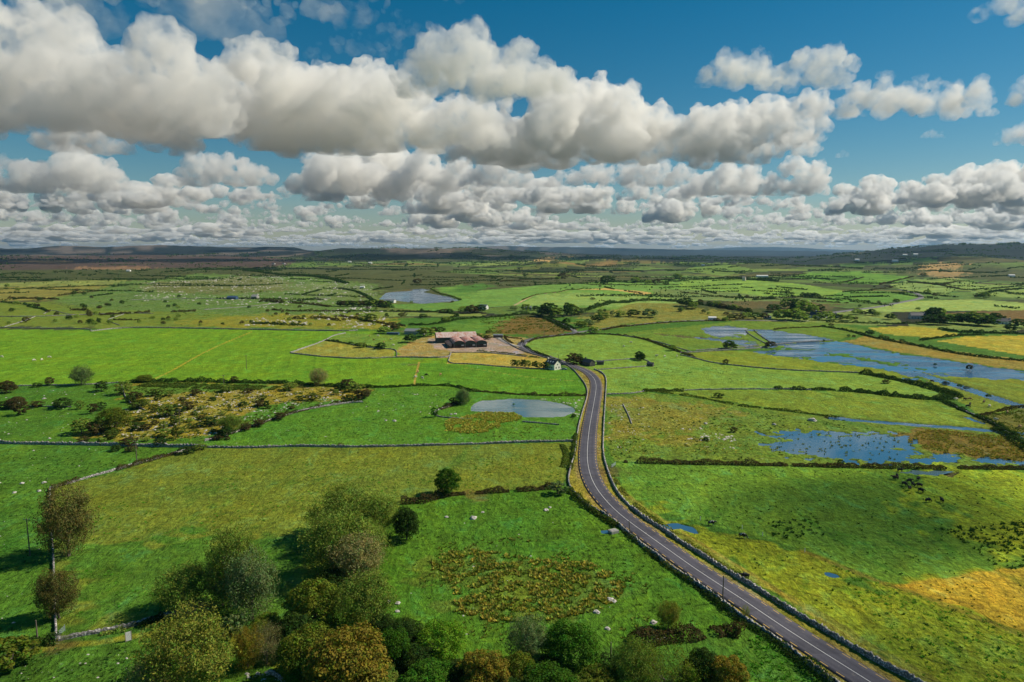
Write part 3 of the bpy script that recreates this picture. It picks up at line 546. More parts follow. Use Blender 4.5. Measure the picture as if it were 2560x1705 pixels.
WNAME = {'lake': 'lake', 'pond': 'pond', 'pool': 'pool', 'puddle': 'puddle', 'pool2': 'pool', 'wet': 'puddle', 'wet2': 'puddle', 'near': 'flood_water'}
for k, P in LAKEP.items():
    zz = relief(P[:, 0], P[:, 1]); z = float(np.median(zz))-.30
    if k in ('pool', 'puddle', 'pool2', 'wet', 'wet2'): z += .06
    if k in ('upper', 'stream', 'mid', 'main', 'low'): z = float(np.median(relief(LAKEP['main'][:, 0], LAKEP['main'][:, 1])))-.30-{'upper': 0, 'stream': .01, 'mid': .02, 'main': .03, 'low': .04}[k]
    big = k in ('upper', 'stream', 'mid', 'main', 'low', 'near')
    sheet(WNAME.get(k, 'flood_water'), offset_poly(P, (5.0 if k == 'near' else 3.0) if big else .8), z, M['pond'] if k in ('pond', 'wet') else M['still'] if k in ('near', 'puddle', 'pool', 'pool2', 'wet2') else M['water'])
def ribbon(P, offs, zs=None, dz=0.0):
    """strip mesh following a world polyline; offs = sideways offsets"""
    P = np.asarray(P); t = np.gradient(P, axis=0); t /= np.linalg.norm(t, axis=1)[:, None]+1e-9; nrm = np.stack([t[:, 1], -t[:, 0]], 1)
    n, m = len(P), len(offs); V = np.zeros((n, m, 3)); zc = relief(P[:, 0], P[:, 1]) if zs is None else zs
    for k, o in enumerate(offs): V[:, k, :2] = P+nrm*o; V[:, k, 2] = zc+dz
    i = np.arange(n*m).reshape(n, m); Fq = np.stack([i[:-1, :-1], i[:-1, 1:], i[1:, 1:], i[1:, :-1]], -1).reshape(-1, 4)
    return V.reshape(-1, 3), Fq, nrm, zc
for P, wd in CHANP:
    Pr, _ = resample(P, 6); zc = relief(Pr[:, 0], Pr[:, 1])-.32
    V, Fq, _, _ = ribbon(Pr, [-wd*.75, wd*.75], zc); tag(mesh_np('stream', V, Fq, M['water']), kind='structure')

# ------------------------------------------------------------ roads
zr = relief(road[:, 0], road[:, 1])
def sm(z, n=9):
    k = np.ones(n)/n; return np.convolve(np.pad(z, n//2, mode='edge'), k, 'valid')[:len(z)]
zr = sm(zr, 21)+.16
offs = [-3.75, -3.7, -2.6, -1.9, -1.0, 0, 1.0, 1.9, 2.6, 3.7, 3.75]
V, Fq, nrm, _ = ribbon(road, offs, zr); V = V.reshape(len(road), len(offs), 3); V[:, 0, 2] -= .3; V[:, -1, 2] -= .3
lane = np.tile(np.array([0, .2, .9, .3, .9, .1, .9, .3, .9, .2, 0]), len(road))
tag(mesh_np('road', V.reshape(-1, 3), Fq, M['asphalt'], attrs={'lane': lane}), kind='structure')
def marking(name, off, wd, mat, dash=None):
    P = road; Vs = []; Fs = []
    s = np.concatenate([[0], np.cumsum(np.linalg.norm(np.diff(P, axis=0), axis=1))])
    segs = [(0, s[-1])] if dash is None else [(a, a+dash[0]) for a in np.arange(0, s[-1]-dash[0], dash[0]+dash[1])]
    for a, b in segs:
        q = np.linspace(a, b, max(2, int((b-a)/1.0)+1)); X = np.stack([np.interp(q, s, P[:, i]) for i in (0, 1)], 1); N = np.stack([np.interp(q, s, nrm[:, i]) for i in (0, 1)], 1)
        z = np.interp(q, s, zr)+.012; base = len(Vs)
        for i in range(len(q)):
            Vs.append((*(X[i]+N[i]*(off-wd/2)), z[i])); Vs.append((*(X[i]+N[i]*(off+wd/2)), z[i]))
        Fs += [(base+2*i, base+2*i+1, base+2*i+3, base+2*i+2) for i in range(len(q)-1)]
    tag(mesh_np(name, Vs, Fs, mat), kind='structure')
marking('road_centre_line', 0, .17, M['white']); marking('road_edge_line', -3.2, .2, M['yellow'], (1.9, 1.9)); marking('road_edge_line', 3.2, .2, M['yellow'], (1.9, 1.9))
M['lane'] = simple('worn_tarmac', (.17, .16, .155), .85, .2, .3)
M['gravel'] = simple('gravel', (.34, .31, .27), .95, .3, .4)
for P, wd, nm, mt, zo in ((laneN, 2.4, 'lane', 'lane', .30), (laneE, 2.6, 'lane', 'lane', .28), (line(LANE_FAR, 6, 2), 4.0, 'lane', 'lane', .5), (line(BARN_LANE, 2, 2), 2.0, 'lane', 'gravel', .26)):
    z = sm(relief(P[:, 0], P[:, 1]), 7)+zo
    V, Fq, _, _ = ribbon(P, [-wd-.5, -wd, 0, wd, wd+.5], z); V = V.reshape(len(P), 5, 3); V[:, 0, 2] -= .7; V[:, -1, 2] -= .7
    tag(mesh_np(nm, V.reshape(-1, 3), Fq, M[mt]), kind='structure')

# ------------------------------------------------------------ clouds: real puffs of vapour, lit by the sun
CM = {}
def cloud_mat(dens):
    if dens not in CM:
        m = bpy.data.materials.new('cloud'); m.use_nodes = True; n = m.node_tree; n.nodes.clear()
        o = n.nodes.new('ShaderNodeOutputMaterial'); v = n.nodes.new('ShaderNodeVolumePrincipled')
        v.inputs['Density'].default_value = dens; v.inputs['Color'].default_value = (1, .988, .965, 1); v.inputs['Anisotropy'].default_value = .25
        g = n.nodes.new('ShaderNodeNewGeometry'); z = n.nodes.new('ShaderNodeTexNoise'); z.inputs['Scale'].default_value = .0085; z.inputs['Detail'].default_value = 6; z.inputs['Roughness'].default_value = .68
        k = n.nodes.new('ShaderNodeMapRange'); k.inputs[1].default_value = .40; k.inputs[2].default_value = .66; k.inputs[3].default_value = 0; k.inputs[4].default_value = dens*2.4
        n.links.new(g.outputs['Position'], z.inputs['Vector']); n.links.new(z.outputs[0], k.inputs[0]); n.links.new(k.outputs[0], v.inputs['Density'])
        n.links.new(v.outputs[0], o.inputs['Volume']); CM[dens] = m
    return CM[dens]
ICO = None
def ico():
    global ICO
    if ICO is None:
        bm = bmesh.new(); bmesh.ops.create_icosphere(bm, subdivisions=2, radius=1); bm.verts.ensure_lookup_table()
        ICO = (np.array([v.co[:] for v in bm.verts]), np.array([[v.index for v in f.verts] for f in bm.faces])); bm.free()
    return ICO
def puffs(S, base, h, seed, voxel, name='cloud', disp=.05, clean=True):
    """one closed billowing mesh from many overlapping spheres, flat underneath"""
    iv, fi = ico(); S = np.array(S); n = len(S)
    V = (S[:, None, :3]+iv[None]*S[:, None, 3:4]).reshape(-1, 3); Fc = (fi[None]+(np.arange(n)*len(iv))[:, None, None]).reshape(-1, 3)
    o = mesh_np(name, V, Fc); md = o.modifiers.new('r', 'REMESH'); md.mode = 'VOXEL'; md.voxel_size = voxel
    ev = o.evaluated_get(bpy.context.evaluated_depsgraph_get()); m2 = bpy.data.meshes.new_from_object(ev)
    o.modifiers.clear(); old = o.data; o.data = m2; bpy.data.meshes.remove(old)
    N = len(m2.vertices); co = np.empty(N*3); m2.vertices.foreach_get('co', co); co = co.reshape(-1, 3)
    no = np.empty(N*3); m2.vertex_normals.foreach_get('vector', no); no = no.reshape(-1, 3)
    D = 0
    for fr, am in ((3, 1.), (7, .7), (15, .5), (31, .3)): D = D+am*(.6-2.0*np.abs(pn(co/h*fr+seed*7.1)))
    co = co+no*(D*h*disp)[:, None]
    if clean:
        m2.vertices.foreach_set('co', co.ravel()); m2.update(); md = o.modifiers.new('r', 'REMESH'); md.mode = 'VOXEL'; md.voxel_size = voxel
        bpy.context.view_layer.update(); ev = o.evaluated_get(bpy.context.evaluated_depsgraph_get()); m3 = bpy.data.meshes.new_from_object(ev); o.modifiers.clear(); o.data = m3; m2 = m3
        N = len(m2.vertices); co = np.empty(N*3); m2.vertices.foreach_get('co', co); co = co.reshape(-1, 3)
    zb = base+.04*h*pn(co/h*4+seed)
    co[:, 2] = np.where(co[:, 2] < zb, zb+(co[:, 2]-zb)*.25, co[:, 2])
    m2.vertices.foreach_set('co', co.ravel()); m2.update(); m2.materials.clear(); return o
CB = CAMH+700
def mound_spheres(cx, cy, base, w_, h, dep, rs, n1=16):
    out = []
    for k in range(n1):
        t = rs.uniform(-1, 1); u = rs.uniform(-1, 1); env = math.sqrt(max(0, 1-t*t))
        r = h*rs.uniform(.11, .30)*(.45+.55*env); z = base+r*.35+rs.rand()**1.0*max(0, h*env-r*1.3)
        c = np.array([cx+t*(w_/2-r), cy+u*(dep/2)*env, z]); out.append((*c, r))
        for _ in range(9):
            q = sphere_pts(1, rs)[0]; q[2] = abs(q[2])*1.0-.15; r2 = r*rs.uniform(.28, .5); c2 = c+q*r*.9; out.append((*c2, r2))
            for _ in range(2):
                q = sphere_pts(1, rs)[0]; q[2] = abs(q[2]); out.append((*(c2+q*r2*.95), r2*rs.uniform(.3, .5)))
    return out
def sphere_pts(n, rs):
    v = rs.normal(size=(n, 3)); return v/np.linalg.norm(v, axis=1)[:, None]
def big_cloud(mounds, seed, dens=.011, detail=60, dist=None):
    """mounds: (centre column, base row, width, height) in 2560 px photograph pixels"""
    rs = np.random.RandomState(seed); b = max(m[1] for m in mounds); d = 700/((HZ-b)/F) if dist is None else dist; alt = CAMH+(HZ-b)/F*d
    S = []; hh = 0
    for (cx, by, wd, ht) in mounds:
        k = d/F; X = (cx-1280)*k; lift = (b-by)*k; Wd = wd*k; Ht = ht*k; hh = max(hh, Ht)
        S += mound_spheres(X, d, alt+lift, Wd, Ht, min(Wd*.6, Ht*1.3), rs, max(10, int(17*Wd/Ht)))
    o = puffs(S, alt, hh, seed, hh/detail); o.data.materials.append(cloud_mat(dens)); tag(o, kind='structure'); return o
BIG = [
 ([(70, 330, 560, 330), (250, 345, 420, 240), (480, 350, 300, 260), (-120, 320, 400, 330)], .008),
 ([(640, 385, 640, 270), (880, 380, 480, 250), (330, 380, 400, 150), (1080, 375, 420, 130), (1190, 370, 200, 110)], .011),
 ([(1190, 255, 380, 165), (1330, 262, 220, 110), (1080, 235, 200, 90)], .010),
 ([(1420, 415, 520, 230), (1680, 412, 460, 160), (1880, 370, 330, 130), (1240, 400, 260, 150), (2000, 300, 110, 60)], .012),
 ([(1830, 235, 230, 90), (1980, 238, 240, 95), (2060, 200, 110, 70)], .009),
 ([(2180, 305, 250, 105), (2340, 303, 220, 95), (2090, 305, 90, 30)], .010),
 ([(2560, 275, 180, 110), (2700, 280, 240, 130)], .010),
 ([(2480, 80, 230, 80), (2640, 70, 260, 110)], .009),
 ([(2520, 372, 150, 55), (2600, 365, 160, 70)], .007),
 ([(170, 485, 260, 130), (280, 480, 140, 95), (80, 480, 140, 70)], .010),
 ([(560, 468, 230, 88), (660, 465, 110, 50)], .010),
 ([(840, 488, 240, 120), (950, 480, 140, 80), (1060, 480, 200, 105), (1160, 478, 120, 80)], .011),
 ([(1260, 470, 160, 95), (1200, 470, 110, 60)], .010),
 ([(1500, 470, 300, 60), (1640, 470, 220, 70)], .010),
 ([(1940, 400, 170, 62), (2000, 390, 70, 60)], .008),
 ([(1830, 492, 240, 85), (1980, 490, 180, 95), (1740, 490, 110, 50)], .011),
 ([(2420, 520, 260, 105), (2560, 515, 280, 115), (2310, 520, 120, 50)], .011),
 ([(2300, 356, 60, 22)], .004), ([(2085, 402, 36, 20)], .004), ([(2420, 560, 340, 26), (2250, 558, 200, 20)], .009)]
for i, (mo, de) in enumerate(BIG): big_cloud(mo, 200+i, de*.8, 62 if i < 5 else 44)
# wisps high above
def wisp(cx, cy, wd, ht, seed, dens=.0012):
    rs = np.random.RandomState(seed); d = 700/((HZ-cy)/F); k = d/F; S = []
    for _ in range(60):
        t = rs.uniform(-1, 1); S.append(((cx-1280)*k+t*wd*k/2, d+rs.uniform(-1, 1)*ht*k*1.5, CB+rs.uniform(-.1, .1)*ht*k, ht*k*rs.uniform(.15, .4)*(1.1-abs(t))))
    o = puffs(S, CB-900, ht*k, seed, ht*k/12, 'cloud', .2); o.data.materials.append(cloud_mat(dens)); tag(o, kind='structure')
for i, q in enumerate([(420, 20, 700, 60, .006), (820, 60, 500, 60, .003), (900, 150, 500, 40, .002), (1900, 20, 300, 20, .0006), (1150, 20, 500, 30, .0024), (1000, 110, 300, 30, .002), (40, 420, 260, 50, .004), (560, 60, 300, 120, .0016), (250, 60, 260, 90, .0016)]): wisp(*q[:4], 300+i, q[4])
# receding rows of smaller clouds toward the horizon: copies of a few shapes
rsC = np.random.RandomState(77); CP = []
for k in range(7):
    rs = np.random.RandomState(400+k); S = mound_spheres(0, 0, 0, 1000, 300, 420, rs, 14)+mound_spheres(rs.uniform(-250, 250), 0, 0, 450, 380, 300, rs, 8)
    if k % 2: S += mound_spheres(rs.uniform(300, 600), 60, 0, 500, 220, 300, rs, 8)
    o = puffs(S, 0, 300, k, 12); o.data.materials.append(cloud_mat(.010 if k % 2 else .012)); me = o.data; bpy.data.objects.remove(o); CP.append(me)
def cover(px, py): return 1.0 if px < 2080 else (.25 if py < 530 else .8)
rows = [(505, 16, 190), (522, 18, 170), (540, 24, 150), (556, 30, 120), (570, 34, 96), (582, 38, 80), (592, 46, 70), (600, 50, 60), (606, 50, 54), (611, 50, 46), (615, 46, 40)]
for (by, cnt, wd) in rows:
    for i in range(cnt):
        px = -250+(i+rsC.uniform(.1, .9))*3050/cnt
        if rsC.rand() > cover(px, by): continue
        yy = by+rsC.uniform(-6, 6); d = 700/((HZ-yy)/F); k = d/F
        o = bpy.data.objects.new('cloud', CP[rsC.randint(7)]); COL.objects.link(o); s_ = wd*rsC.choice([.5, .8, 1.1, 1.6, 2.3], p=[.25, .25, .25, .15, .1])*k/1100
        o.location = ((px-1280)*k, d, CB+rsC.uniform(-10, 10)); o.scale = (s_*(1 if rsC.rand() > .5 else -1)*(1.2 if by < 575 else 2.0), s_*(1.0 if by < 575 else 1.6), s_*rsC.uniform(.7, 1.2)*(1.0 if by < 575 else .8)); tag(o, kind='structure')
# clouds overhead to the right of the frame, whose shadows lie on the fields
def shade_cloud(D, dens, th=120, alt=900, seed=1):
    P = hits(D)[:, :2]; rs = np.random.RandomState(seed); S = []; x0, y0 = P.min(0); x1, y1 = P.max(0); n = 0; sh = alt/SUND.z
    while n < 220:
        q = np.array([rs.uniform(x0, x1), rs.uniform(y0, y1)])
        if not inside(q[:1], q[1:], P)[0]: continue
        dd = dist_poly(q[:1], q[1:], P)[0]; r = min(max(dd, 4), 26)*rs.uniform(.8, 1.0); n += 1
        S.append((q[0]+SUND.x*sh, q[1]+SUND.y*sh, alt+rs.uniform(-.3, .3)*th, r))
    o = puffs(S, alt-500, 100, seed, 5.0, 'cloud', .03); o.data.materials.append(cloud_mat(dens)); tag(o, kind='structure')
shade_cloud([(1860, 1100), (2030, 1086), (2100, 1130), (2172, 1195), (2232, 1285), (2062, 1338), (1980, 1290), (1900, 1200)], .011, seed=5)
shade_cloud([(2070, 1356), (2200, 1398), (2354, 1454), (2600, 1530), (2700, 1650), (2354, 1570), (2150, 1450)], .02, seed=6)

# ------------------------------------------------------------ foliage
rng = np.random.RandomState(11)
def leaf_quads(C, N, size, rs, aspect=.75):
    """one leaf spray (quad) per centre C, facing roughly N"""
    n = len(C); N = N+rs.normal(size=(n, 3))*.55; N /= np.linalg.norm(N, axis=1)[:, None]+1e-9
    up = rs.normal(size=(n, 3)); a = np.cross(N, up); a /= np.linalg.norm(a, axis=1)[:, None]+1e-9; b = np.cross(N, a)
    s = (size*(.6+.8*rs.rand(n)))[:, None] if np.isscalar(size) else (size*(.6+.8*rs.rand(n)))[:, None]
    V = np.stack([C-a*s*.5, C-b*s*.5*aspect, C+a*s*.5, C+b*s*.5*aspect], 1).reshape(-1, 3)
    Fq = np.arange(4*n).reshape(n, 4); lv = np.repeat(rs.rand(n), 4); return V, Fq, lv
def sphere_pts(n, rs):
    v = rs.normal(size=(n, 3)); return v/np.linalg.norm(v, axis=1)[:, None]
def dense_crown(seed, nl=60, per=230, leaf=.027, low=-.10, asym=.12):
    """unit crown: x,y in -.5...5, z 0..1"""
    rs = np.random.RandomState(seed); Cs = []; Ns = []
    for i in range(nl):
        g = (i+.5)/nl; cz = 1-1.75*g; th = i*2.39996+.5*rs.rand(); rr = math.sqrt(max(0, 1-cz*cz)); env = 1+asym*math.sin(th*2+seed)+asym*.8*math.sin(th*3+seed*2+cz*2)
        dp = rs.choice([1.0, .95, .86, .55], p=[.35, .3, .2, .15]); lr = rs.uniform(.085, .15)
        c = np.array([.37*rr*env*dp*math.cos(th), .37*rr*env*dp*math.sin(th), .47+low*.3+.42*cz*dp*(1+asym*.6*math.sin(th*2+seed*3))])
        q = sphere_pts(per, rs); q[:, 2] = np.where(q[:, 2] < -.3, -q[:, 2]*.6, q[:, 2]); sh = (.72+.34*rs.rand(per))[:, None]
        sc3 = np.array([lr, lr, lr*.8]); Cs.append(c+q*sh*sc3); Ns.append(q+np.array([0, 0, .25]))
    C = np.concatenate(Cs); N = np.concatenate(Ns); return leaf_quads(C, N, leaf, rs)
def limbs(seed, n=9, thin=False, lean=0.0):
    rs = random.Random(seed); mb = MB(); tips = []
    top = Vector((lean, .02*rs.uniform(-1, 1), .36)); mid = Vector((lean*.4, 0, .15))
    mb.tube((0, 0, -.02), mid, .030, .022, 7); mb.tube(mid, top, .022, .014, 7)
    for i in range(n):
        t = .35+.65*i/n; b = mid.lerp(top, max(0, (t-.35)/.65)); th = i*2.4+rs.random(); e = rs.uniform(.05, 1.15)
        q = b; r = .013*(1.1-t*.5); d = Vector((math.cos(th)*math.cos(e), math.sin(th)*math.cos(e), math.sin(e)))
        for s in range(3):
            L = rs.uniform(.11, .17); d = (d+Vector((rs.uniform(-.3, .3), rs.uniform(-.3, .3), rs.uniform(-.1, .3)))).normalized(); q2 = q+d*L
            if abs(q2.x) > .46 or abs(q2.y) > .46 or q2.z > .95: break
            mb.tube(q, q2, r, r*.6, 5); r *= .6
            if s > 0 or thin:
                for _ in range(4 if thin else 2):
                    dd = (d+Vector((rs.uniform(-.9, .9), rs.uniform(-.9, .9), rs.uniform(-.1, .8)))).normalized(); q3 = q2+dd*rs.uniform(.07, .13)
                    mb.tube(q2, q3, r*.55, r*.25, 4); tips.append(q3)
                    if thin:
                        for _ in range(3):
                            q4 = q3+(dd+Vector((rs.uniform(-.8, .8), rs.uniform(-.8, .8), rs.uniform(0, .8)))).normalized()*rs.uniform(.04, .09)
                            mb.tube(q3, q4, r*.25, r*.12, 3); tips.append(q4)
            q = q2; tips.append(q)
    return mb, tips
def airy_crown(seed, tips, per=34, leaf=.027, shell=1.0):
    rs = np.random.RandomState(seed); Cs = []
    T = np.array([tuple(t) for t in tips])
    q = rs.normal(size=(len(T), per, 3))*np.array([.030, .030, .026]); C = (T[:, None, :]+q).reshape(-1, 3)
    N = C-np.array([0, 0, .5]); N /= np.linalg.norm(N, axis=1)[:, None]+1e-6
    extra = sphere_pts(11000, rs)*np.array([.46, .46, .47])*(.52+.50*rs.rand(11000)[:, None]**.6); extra *= (1+.40*pn(extra*3.4+seed)+.2*pn(extra*8+seed))[:, None]; extra += np.array([0, 0, .50]); extra = extra[pn(extra*9+seed) > -.42]; extra = extra[rs.rand(len(extra)) < shell]
    C = np.concatenate([C, extra]); N = np.concatenate([N, extra-np.array([0, 0, .5])]); return leaf_quads(C, N, leaf, rs, .5)
def proto_data(V, Fq, lv):
    o = mesh_np('crown', V, Fq, M['leaf'], attrs={'lv': lv}); me = o.data; bpy.data.objects.remove(o); return me
def trunk_data(mb):
    o = mb.build('trunk', M['bark']); me = o.data; bpy.data.objects.remove(o); return me
PROTO = {}
for i in range(4):
    mb, tips = limbs(20+i, 9); PROTO['dense', i] = (proto_data(*dense_crown(30+i, 64+4*i)), trunk_data(mb))
for i in range(4):
    mb, tips = limbs(50+i, 13, True, lean=(-.12 if i == 3 else 0)); PROTO['airy', i] = (proto_data(*airy_crown(60+i, tips, 14)), trunk_data(mb))
for i in range(2):
    mb, tips = limbs(80+i, 13, True); PROTO['bare', i] = (proto_data(*airy_crown(90+i, tips, 8, .02, .38)), trunk_data(mb))
for i in range(3):
    PROTO['shrub', i] = (proto_data(*dense_crown(100+i, 24, 90, .065, -.1, .2)), trunk_data(limbs(110+i, 5)[0]))
for i in range(3):
    PROTO['far', i] = (proto_data(*dense_crown(120+i, 22, 60, .10, -.08, .15)), None)
def lc(c, k=1.05): v = lin(c); return (v[0]*k, v[1]*k, v[2]*k, 1)
LC = {'olive': lc((118, 128, 60), 1.15), 'brown': lc((112, 102, 62)), 'dark': lc((60, 78, 38)), 'green': lc((72, 104, 36)), 'bright': lc((104, 132, 40)), 'ochre': lc((108, 114, 44)), 'autumn': lc((136, 118, 50)), 'grey': lc((112, 122, 84)), 'pale': lc((154, 142, 100)), 'gold': lc((132, 130, 60)), 'bramble': lc((84, 72, 48)), 'gorse': lc((84, 94, 42))}
def tree(name, kind, v, D, wpx, top, colr, label, cat='tree', group=None, rz=None):
    p = hit(*D); m = px_m(p); W = wpx*m; d = math.hypot(p.x, p.y); H = (D[1]-top)*m*1.05; ca = CAMH/d
    H = max(H-W*.25*ca, W*.5) if kind != 'airy' else H*.97
    W *= {'dense': 1.06, 'airy': 1.04, 'bare': 1.05}.get(kind, 1.0); cr, tk = PROTO[kind, v]; a = random.Random(int(D[0]*7+D[1])).uniform(0, 6.28) if rz is None else rz
    p.z = gz(p.x, p.y)-.05
    if tk is None or m*wpx < 0:
        o = bpy.data.objects.new(name, cr); COL.objects.link(o); o.location = p; o.scale = (W, W, H); o.rotation_euler = (0, 0, a); o.color = [v*1.35 for v in LC[colr][:3]]+[1]
        return tag(o, label, cat, group)
    r = empty(name, p, a, label, cat, group); r.scale = (W, W, H)
    for nm, me in (('crown', cr), ('trunk', tk)):
        c = bpy.data.objects.new(nm, me); COL.objects.link(c); c.parent = r; c.color = LC[colr]
    return r
TREES = [
 # kind, variant, base, width, top row, colour, label
 ('airy', 0, (158, 1278), 98, 1140, 'brown', 'big thin brown-leaved tree growing on the left boundary wall'),
 ('airy', 3, (137, 1420), 74, 1322, 'brown', 'smaller sparse brown tree on the left wall below the big one'),
 ('airy', 1, (424, 1402), 112, 1308, 'olive', 'rounded olive tree at the left end of the tree trio beyond the wall'),
 ('airy', 2, (540, 1392), 104, 1224, 'olive', 'tallest tree of the trio beyond the wall, with narrow pointed top'),
 ('airy', 1, (580, 1424), 112, 1278, 'grey', 'broad grey-green tree at the right end of the tree trio'),
 ('airy', 3, (512, 1392), 60, 1284, 'pale', 'leaning tree with bare pale trunk between the trio crowns'),
 ('bare', 1, (452, 1432), 66, 1378, 'pale', 'low half-dead twiggy tree where the white stone wall ends'),
 ('airy', 0, (437, 1590), 165, 1428, 'gold', 'large yellow-green feathery tree at the bottom left by the track'),
 ('airy', 2, (358, 1592), 95, 1520, 'pale', 'pale tree cut by the bottom edge left of the feathery one'),
 ('shrub', 0, (30, 1534), 84, 1468, 'ochre', 'round orange-green bush at the left edge near the track'),
 ('bare', 0, (614, 1526), 64, 1428, 'pale', 'slim nearly bare tree with white trunk beside the wheel ruts'),
 ('airy', 2, (570, 1534), 60, 1450, 'autumn', 'small rust-coloured tree left of the slim bare one'),
 ('shrub', 1, (541, 1462), 46, 1408, 'grey', 'small grey-green tree standing at the bend of the track'),
 ('dense', 1, (612, 1455), 64, 1406, 'ochre', 'dull ochre tree behind the slim bare one'),
 ('airy', 0, (793, 1232), 138, 1120, 'olive', 'broad olive tree at the top of the tree belt'),
 ('airy', 1, (872, 1232), 96, 1138, 'olive', 'round olive tree on the right shoulder of the tree belt'),
 ('dense', 2, (935, 1240), 60, 1158, 'dark', 'dark compact tree standing alone just right of the tree belt'),
 ('airy', 2, (785, 1322), 155, 1178, 'olive', 'large mid-belt tree with dark green left flank'),
 ('airy', 3, (822, 1352), 122, 1222, 'pale', 'straw-brown tree with bare twigs in the middle of the belt'),
 ('dense', 0, (728, 1448), 118, 1324, 'ochre', 'dense domed tree on the left side of the belt, dark with ochre top'),
 ('airy', 1, (840, 1448), 126, 1322, 'olive', 'feathery olive tree right of the dense domed one'),
 ('dense', 3, (688, 1496), 88, 1404, 'dark', 'low dark tree at the left foot of the belt'),
 ('dense', 1, (716, 1562), 128, 1424, 'ochre', 'dense dark tree with ochre rim behind the rust-coloured one'),
 ('dense', 2, (800, 1610), 176, 1430, 'autumn', 'biggest rust-orange tree at the bottom of the belt'),
 ('dense', 0, (905, 1538), 88, 1436, 'green', 'deep green tree touching the right side of the rust-orange one'),
 ('dense', 3, (925, 1492), 92, 1412, 'dark', 'dark green tree between the belt and the bright green one'),
 ('dense', 0, (1015, 1516), 108, 1416, 'bright', 'bright yellow-green round tree left of the rushy patch'),
 ('dense', 1, (985, 1612), 132, 1508, 'green', 'green tree at the bottom edge below the bright round one'),
 ('dense', 3, (1112, 1606), 118, 1484, 'autumn', 'rust-topped tree at the bottom edge below the rushes'),
 ('dense', 2, (1192, 1576), 82, 1492, 'ochre', 'small olive-green tree right of the rust-topped one'),
 ('airy', 2, (1212, 1526), 90, 1418, 'grey', 'grey-green willow-like tree left of the big dark round tree'),
 ('dense', 1, (1312, 1536), 130, 1412, 'green', 'big dark green round tree below the rushy patch'),
 ('dense', 0, (1262, 1622), 138, 1520, 'green', 'green tree cut by the bottom edge below the big dark round one'),
 ('airy', 3, (1536, 1446), 50, 1382, 'gold', 'yellow-green sapling alone in the field with a small shadow'),
 ('bare', 1, (1525, 1606), 140, 1466, 'ochre', 'open-crowned tree with dark forking limbs at the bottom edge'),
 ('airy', 1, (1458, 1600), 98, 1480, 'olive', 'olive tree on the left of the open-crowned one'),
 ('dense', 2, (1616, 1592), 88, 1486, 'dark', 'dark green tree on the right of the open-crowned one'),
 ('dense', 3, (1668, 1616), 92, 1502, 'autumn', 'rust-coloured tree nearest the road at the bottom edge'),
 ('dense', 0, (1588, 1610), 54, 1528, 'bright', 'small yellow-green tree under the dark one at the bottom edge'),
 ('dense', 1, (1380, 1612), 118, 1520, 'ochre', 'ochre-green tree at the bottom edge right of the big dark one'),
 ('dense', 2, (1028, 1136), 58, 1070, 'green', 'single round green tree on the hedge in the middle fields'),
 ('shrub', 2, (1283, 1136), 44, 1102, 'grey', 'grey-green bush in the field corner by the road wall'),
 ('bare', 0, (1713, 1422), 18, 1388, 'gold', 'spindly sapling against the road on the near wall'),
 ('airy', 0, (188, 885), 40, 846, 'grey', 'thin-leaved tree with visible trunk on the far left wall'),
 ('dense', 1, (332, 878), 32, 861, 'ochre', 'low round ochre tree above the scrub field'),
 ('airy', 2, (733, 886), 42, 847, 'pale', 'pale round thin-leaved tree above the right end of the scrub'),
 ('airy', 1, (1064, 930), 34, 892, 'grey', 'grey-green tree on the hedge left of the pond'),
 ('dense', 0, (264, 992), 66, 938, 'ochre', 'largest dark bush-like tree in the scrub field'),
 ('airy', 1, (532, 992), 52, 954, 'olive', 'loose olive tree at the lower right of the scrub'),
 ('dense', 3, (16, 903), 33, 878, 'bramble', 'round brown tree at the left edge near the far wall'),
 ('dense', 2, (39, 938), 38, 914, 'bramble', 'round brown bush at the left edge on the low wall'),
 ('dense', 1, (1473, 829), 20, 810, 'dark', 'single round tree at the corner of the small paddock'),
 ('dense', 0, (1452, 800), 0.1, 799, 'dark', 'x'),
]
TREES.pop()
TREES += [
 ('dense', 1, (868, 1606), 96, 1520, 'olive', 'olive-green tree at the bottom edge right of the rust-orange one'), ('dense', 3, (1052, 1582), 80, 1508, 'dark', 'dark tree low between the bright round one and the rust-topped one'),
 ('dense', 2, (700, 1612), 90, 1530, 'green', 'dark green tree at the bottom edge left of the rust-orange one'), ('shrub', 1, (1150, 1545), 60, 1506, 'dark', 'dark bush filling the gap under the rushes'),
 ('shrub', 2, (1262, 1548), 64, 1502, 'dark', 'dark bush between the willow-like and the big dark round tree'), ('shrub', 0, (1398, 1560), 90, 1508, 'dark', 'dark bush right of the big dark round tree'),
 ('shrub', 1, (1090, 1540), 56, 1496, 'green', 'green bush behind the rust-topped tree'), ('dense', 0, (960, 1548), 84, 1470, 'dark', 'dark tree behind the bright yellow-green round one'), ('dense', 3, (1330, 1630), 120, 1552, 'olive', 'olive tree on the bottom edge under the big dark round one'),
 ('dense', 1, (1180, 1640), 110, 1560, 'dark', 'dark tree on the bottom edge in the middle of the belt'), ('dense', 2, (1040, 1650), 110, 1566, 'olive', 'olive tree on the bottom edge under the green one'), ('dense', 0, (1450, 1640), 110, 1556, 'green', 'green tree on the bottom edge left of the open-crowned one'), ('dense', 2, (660, 1470), 60, 1420, 'dark', 'small dark tree at the left foot of the belt beside the grass'),
 ('airy', 0, (760, 1270), 90, 1180, 'olive', 'olive tree on the left flank in the upper belt'), ('dense', 3, (765, 1380), 90, 1300, 'dark', 'dark tree in the heart of the belt behind the domed one'), ('airy', 1, (850, 1300), 90, 1200, 'olive', 'olive tree on the right flank in the upper belt'), ('dense', 1, (880, 1470), 70, 1400, 'dark', 'dark tree at the right foot of the feathery olive one'),
]
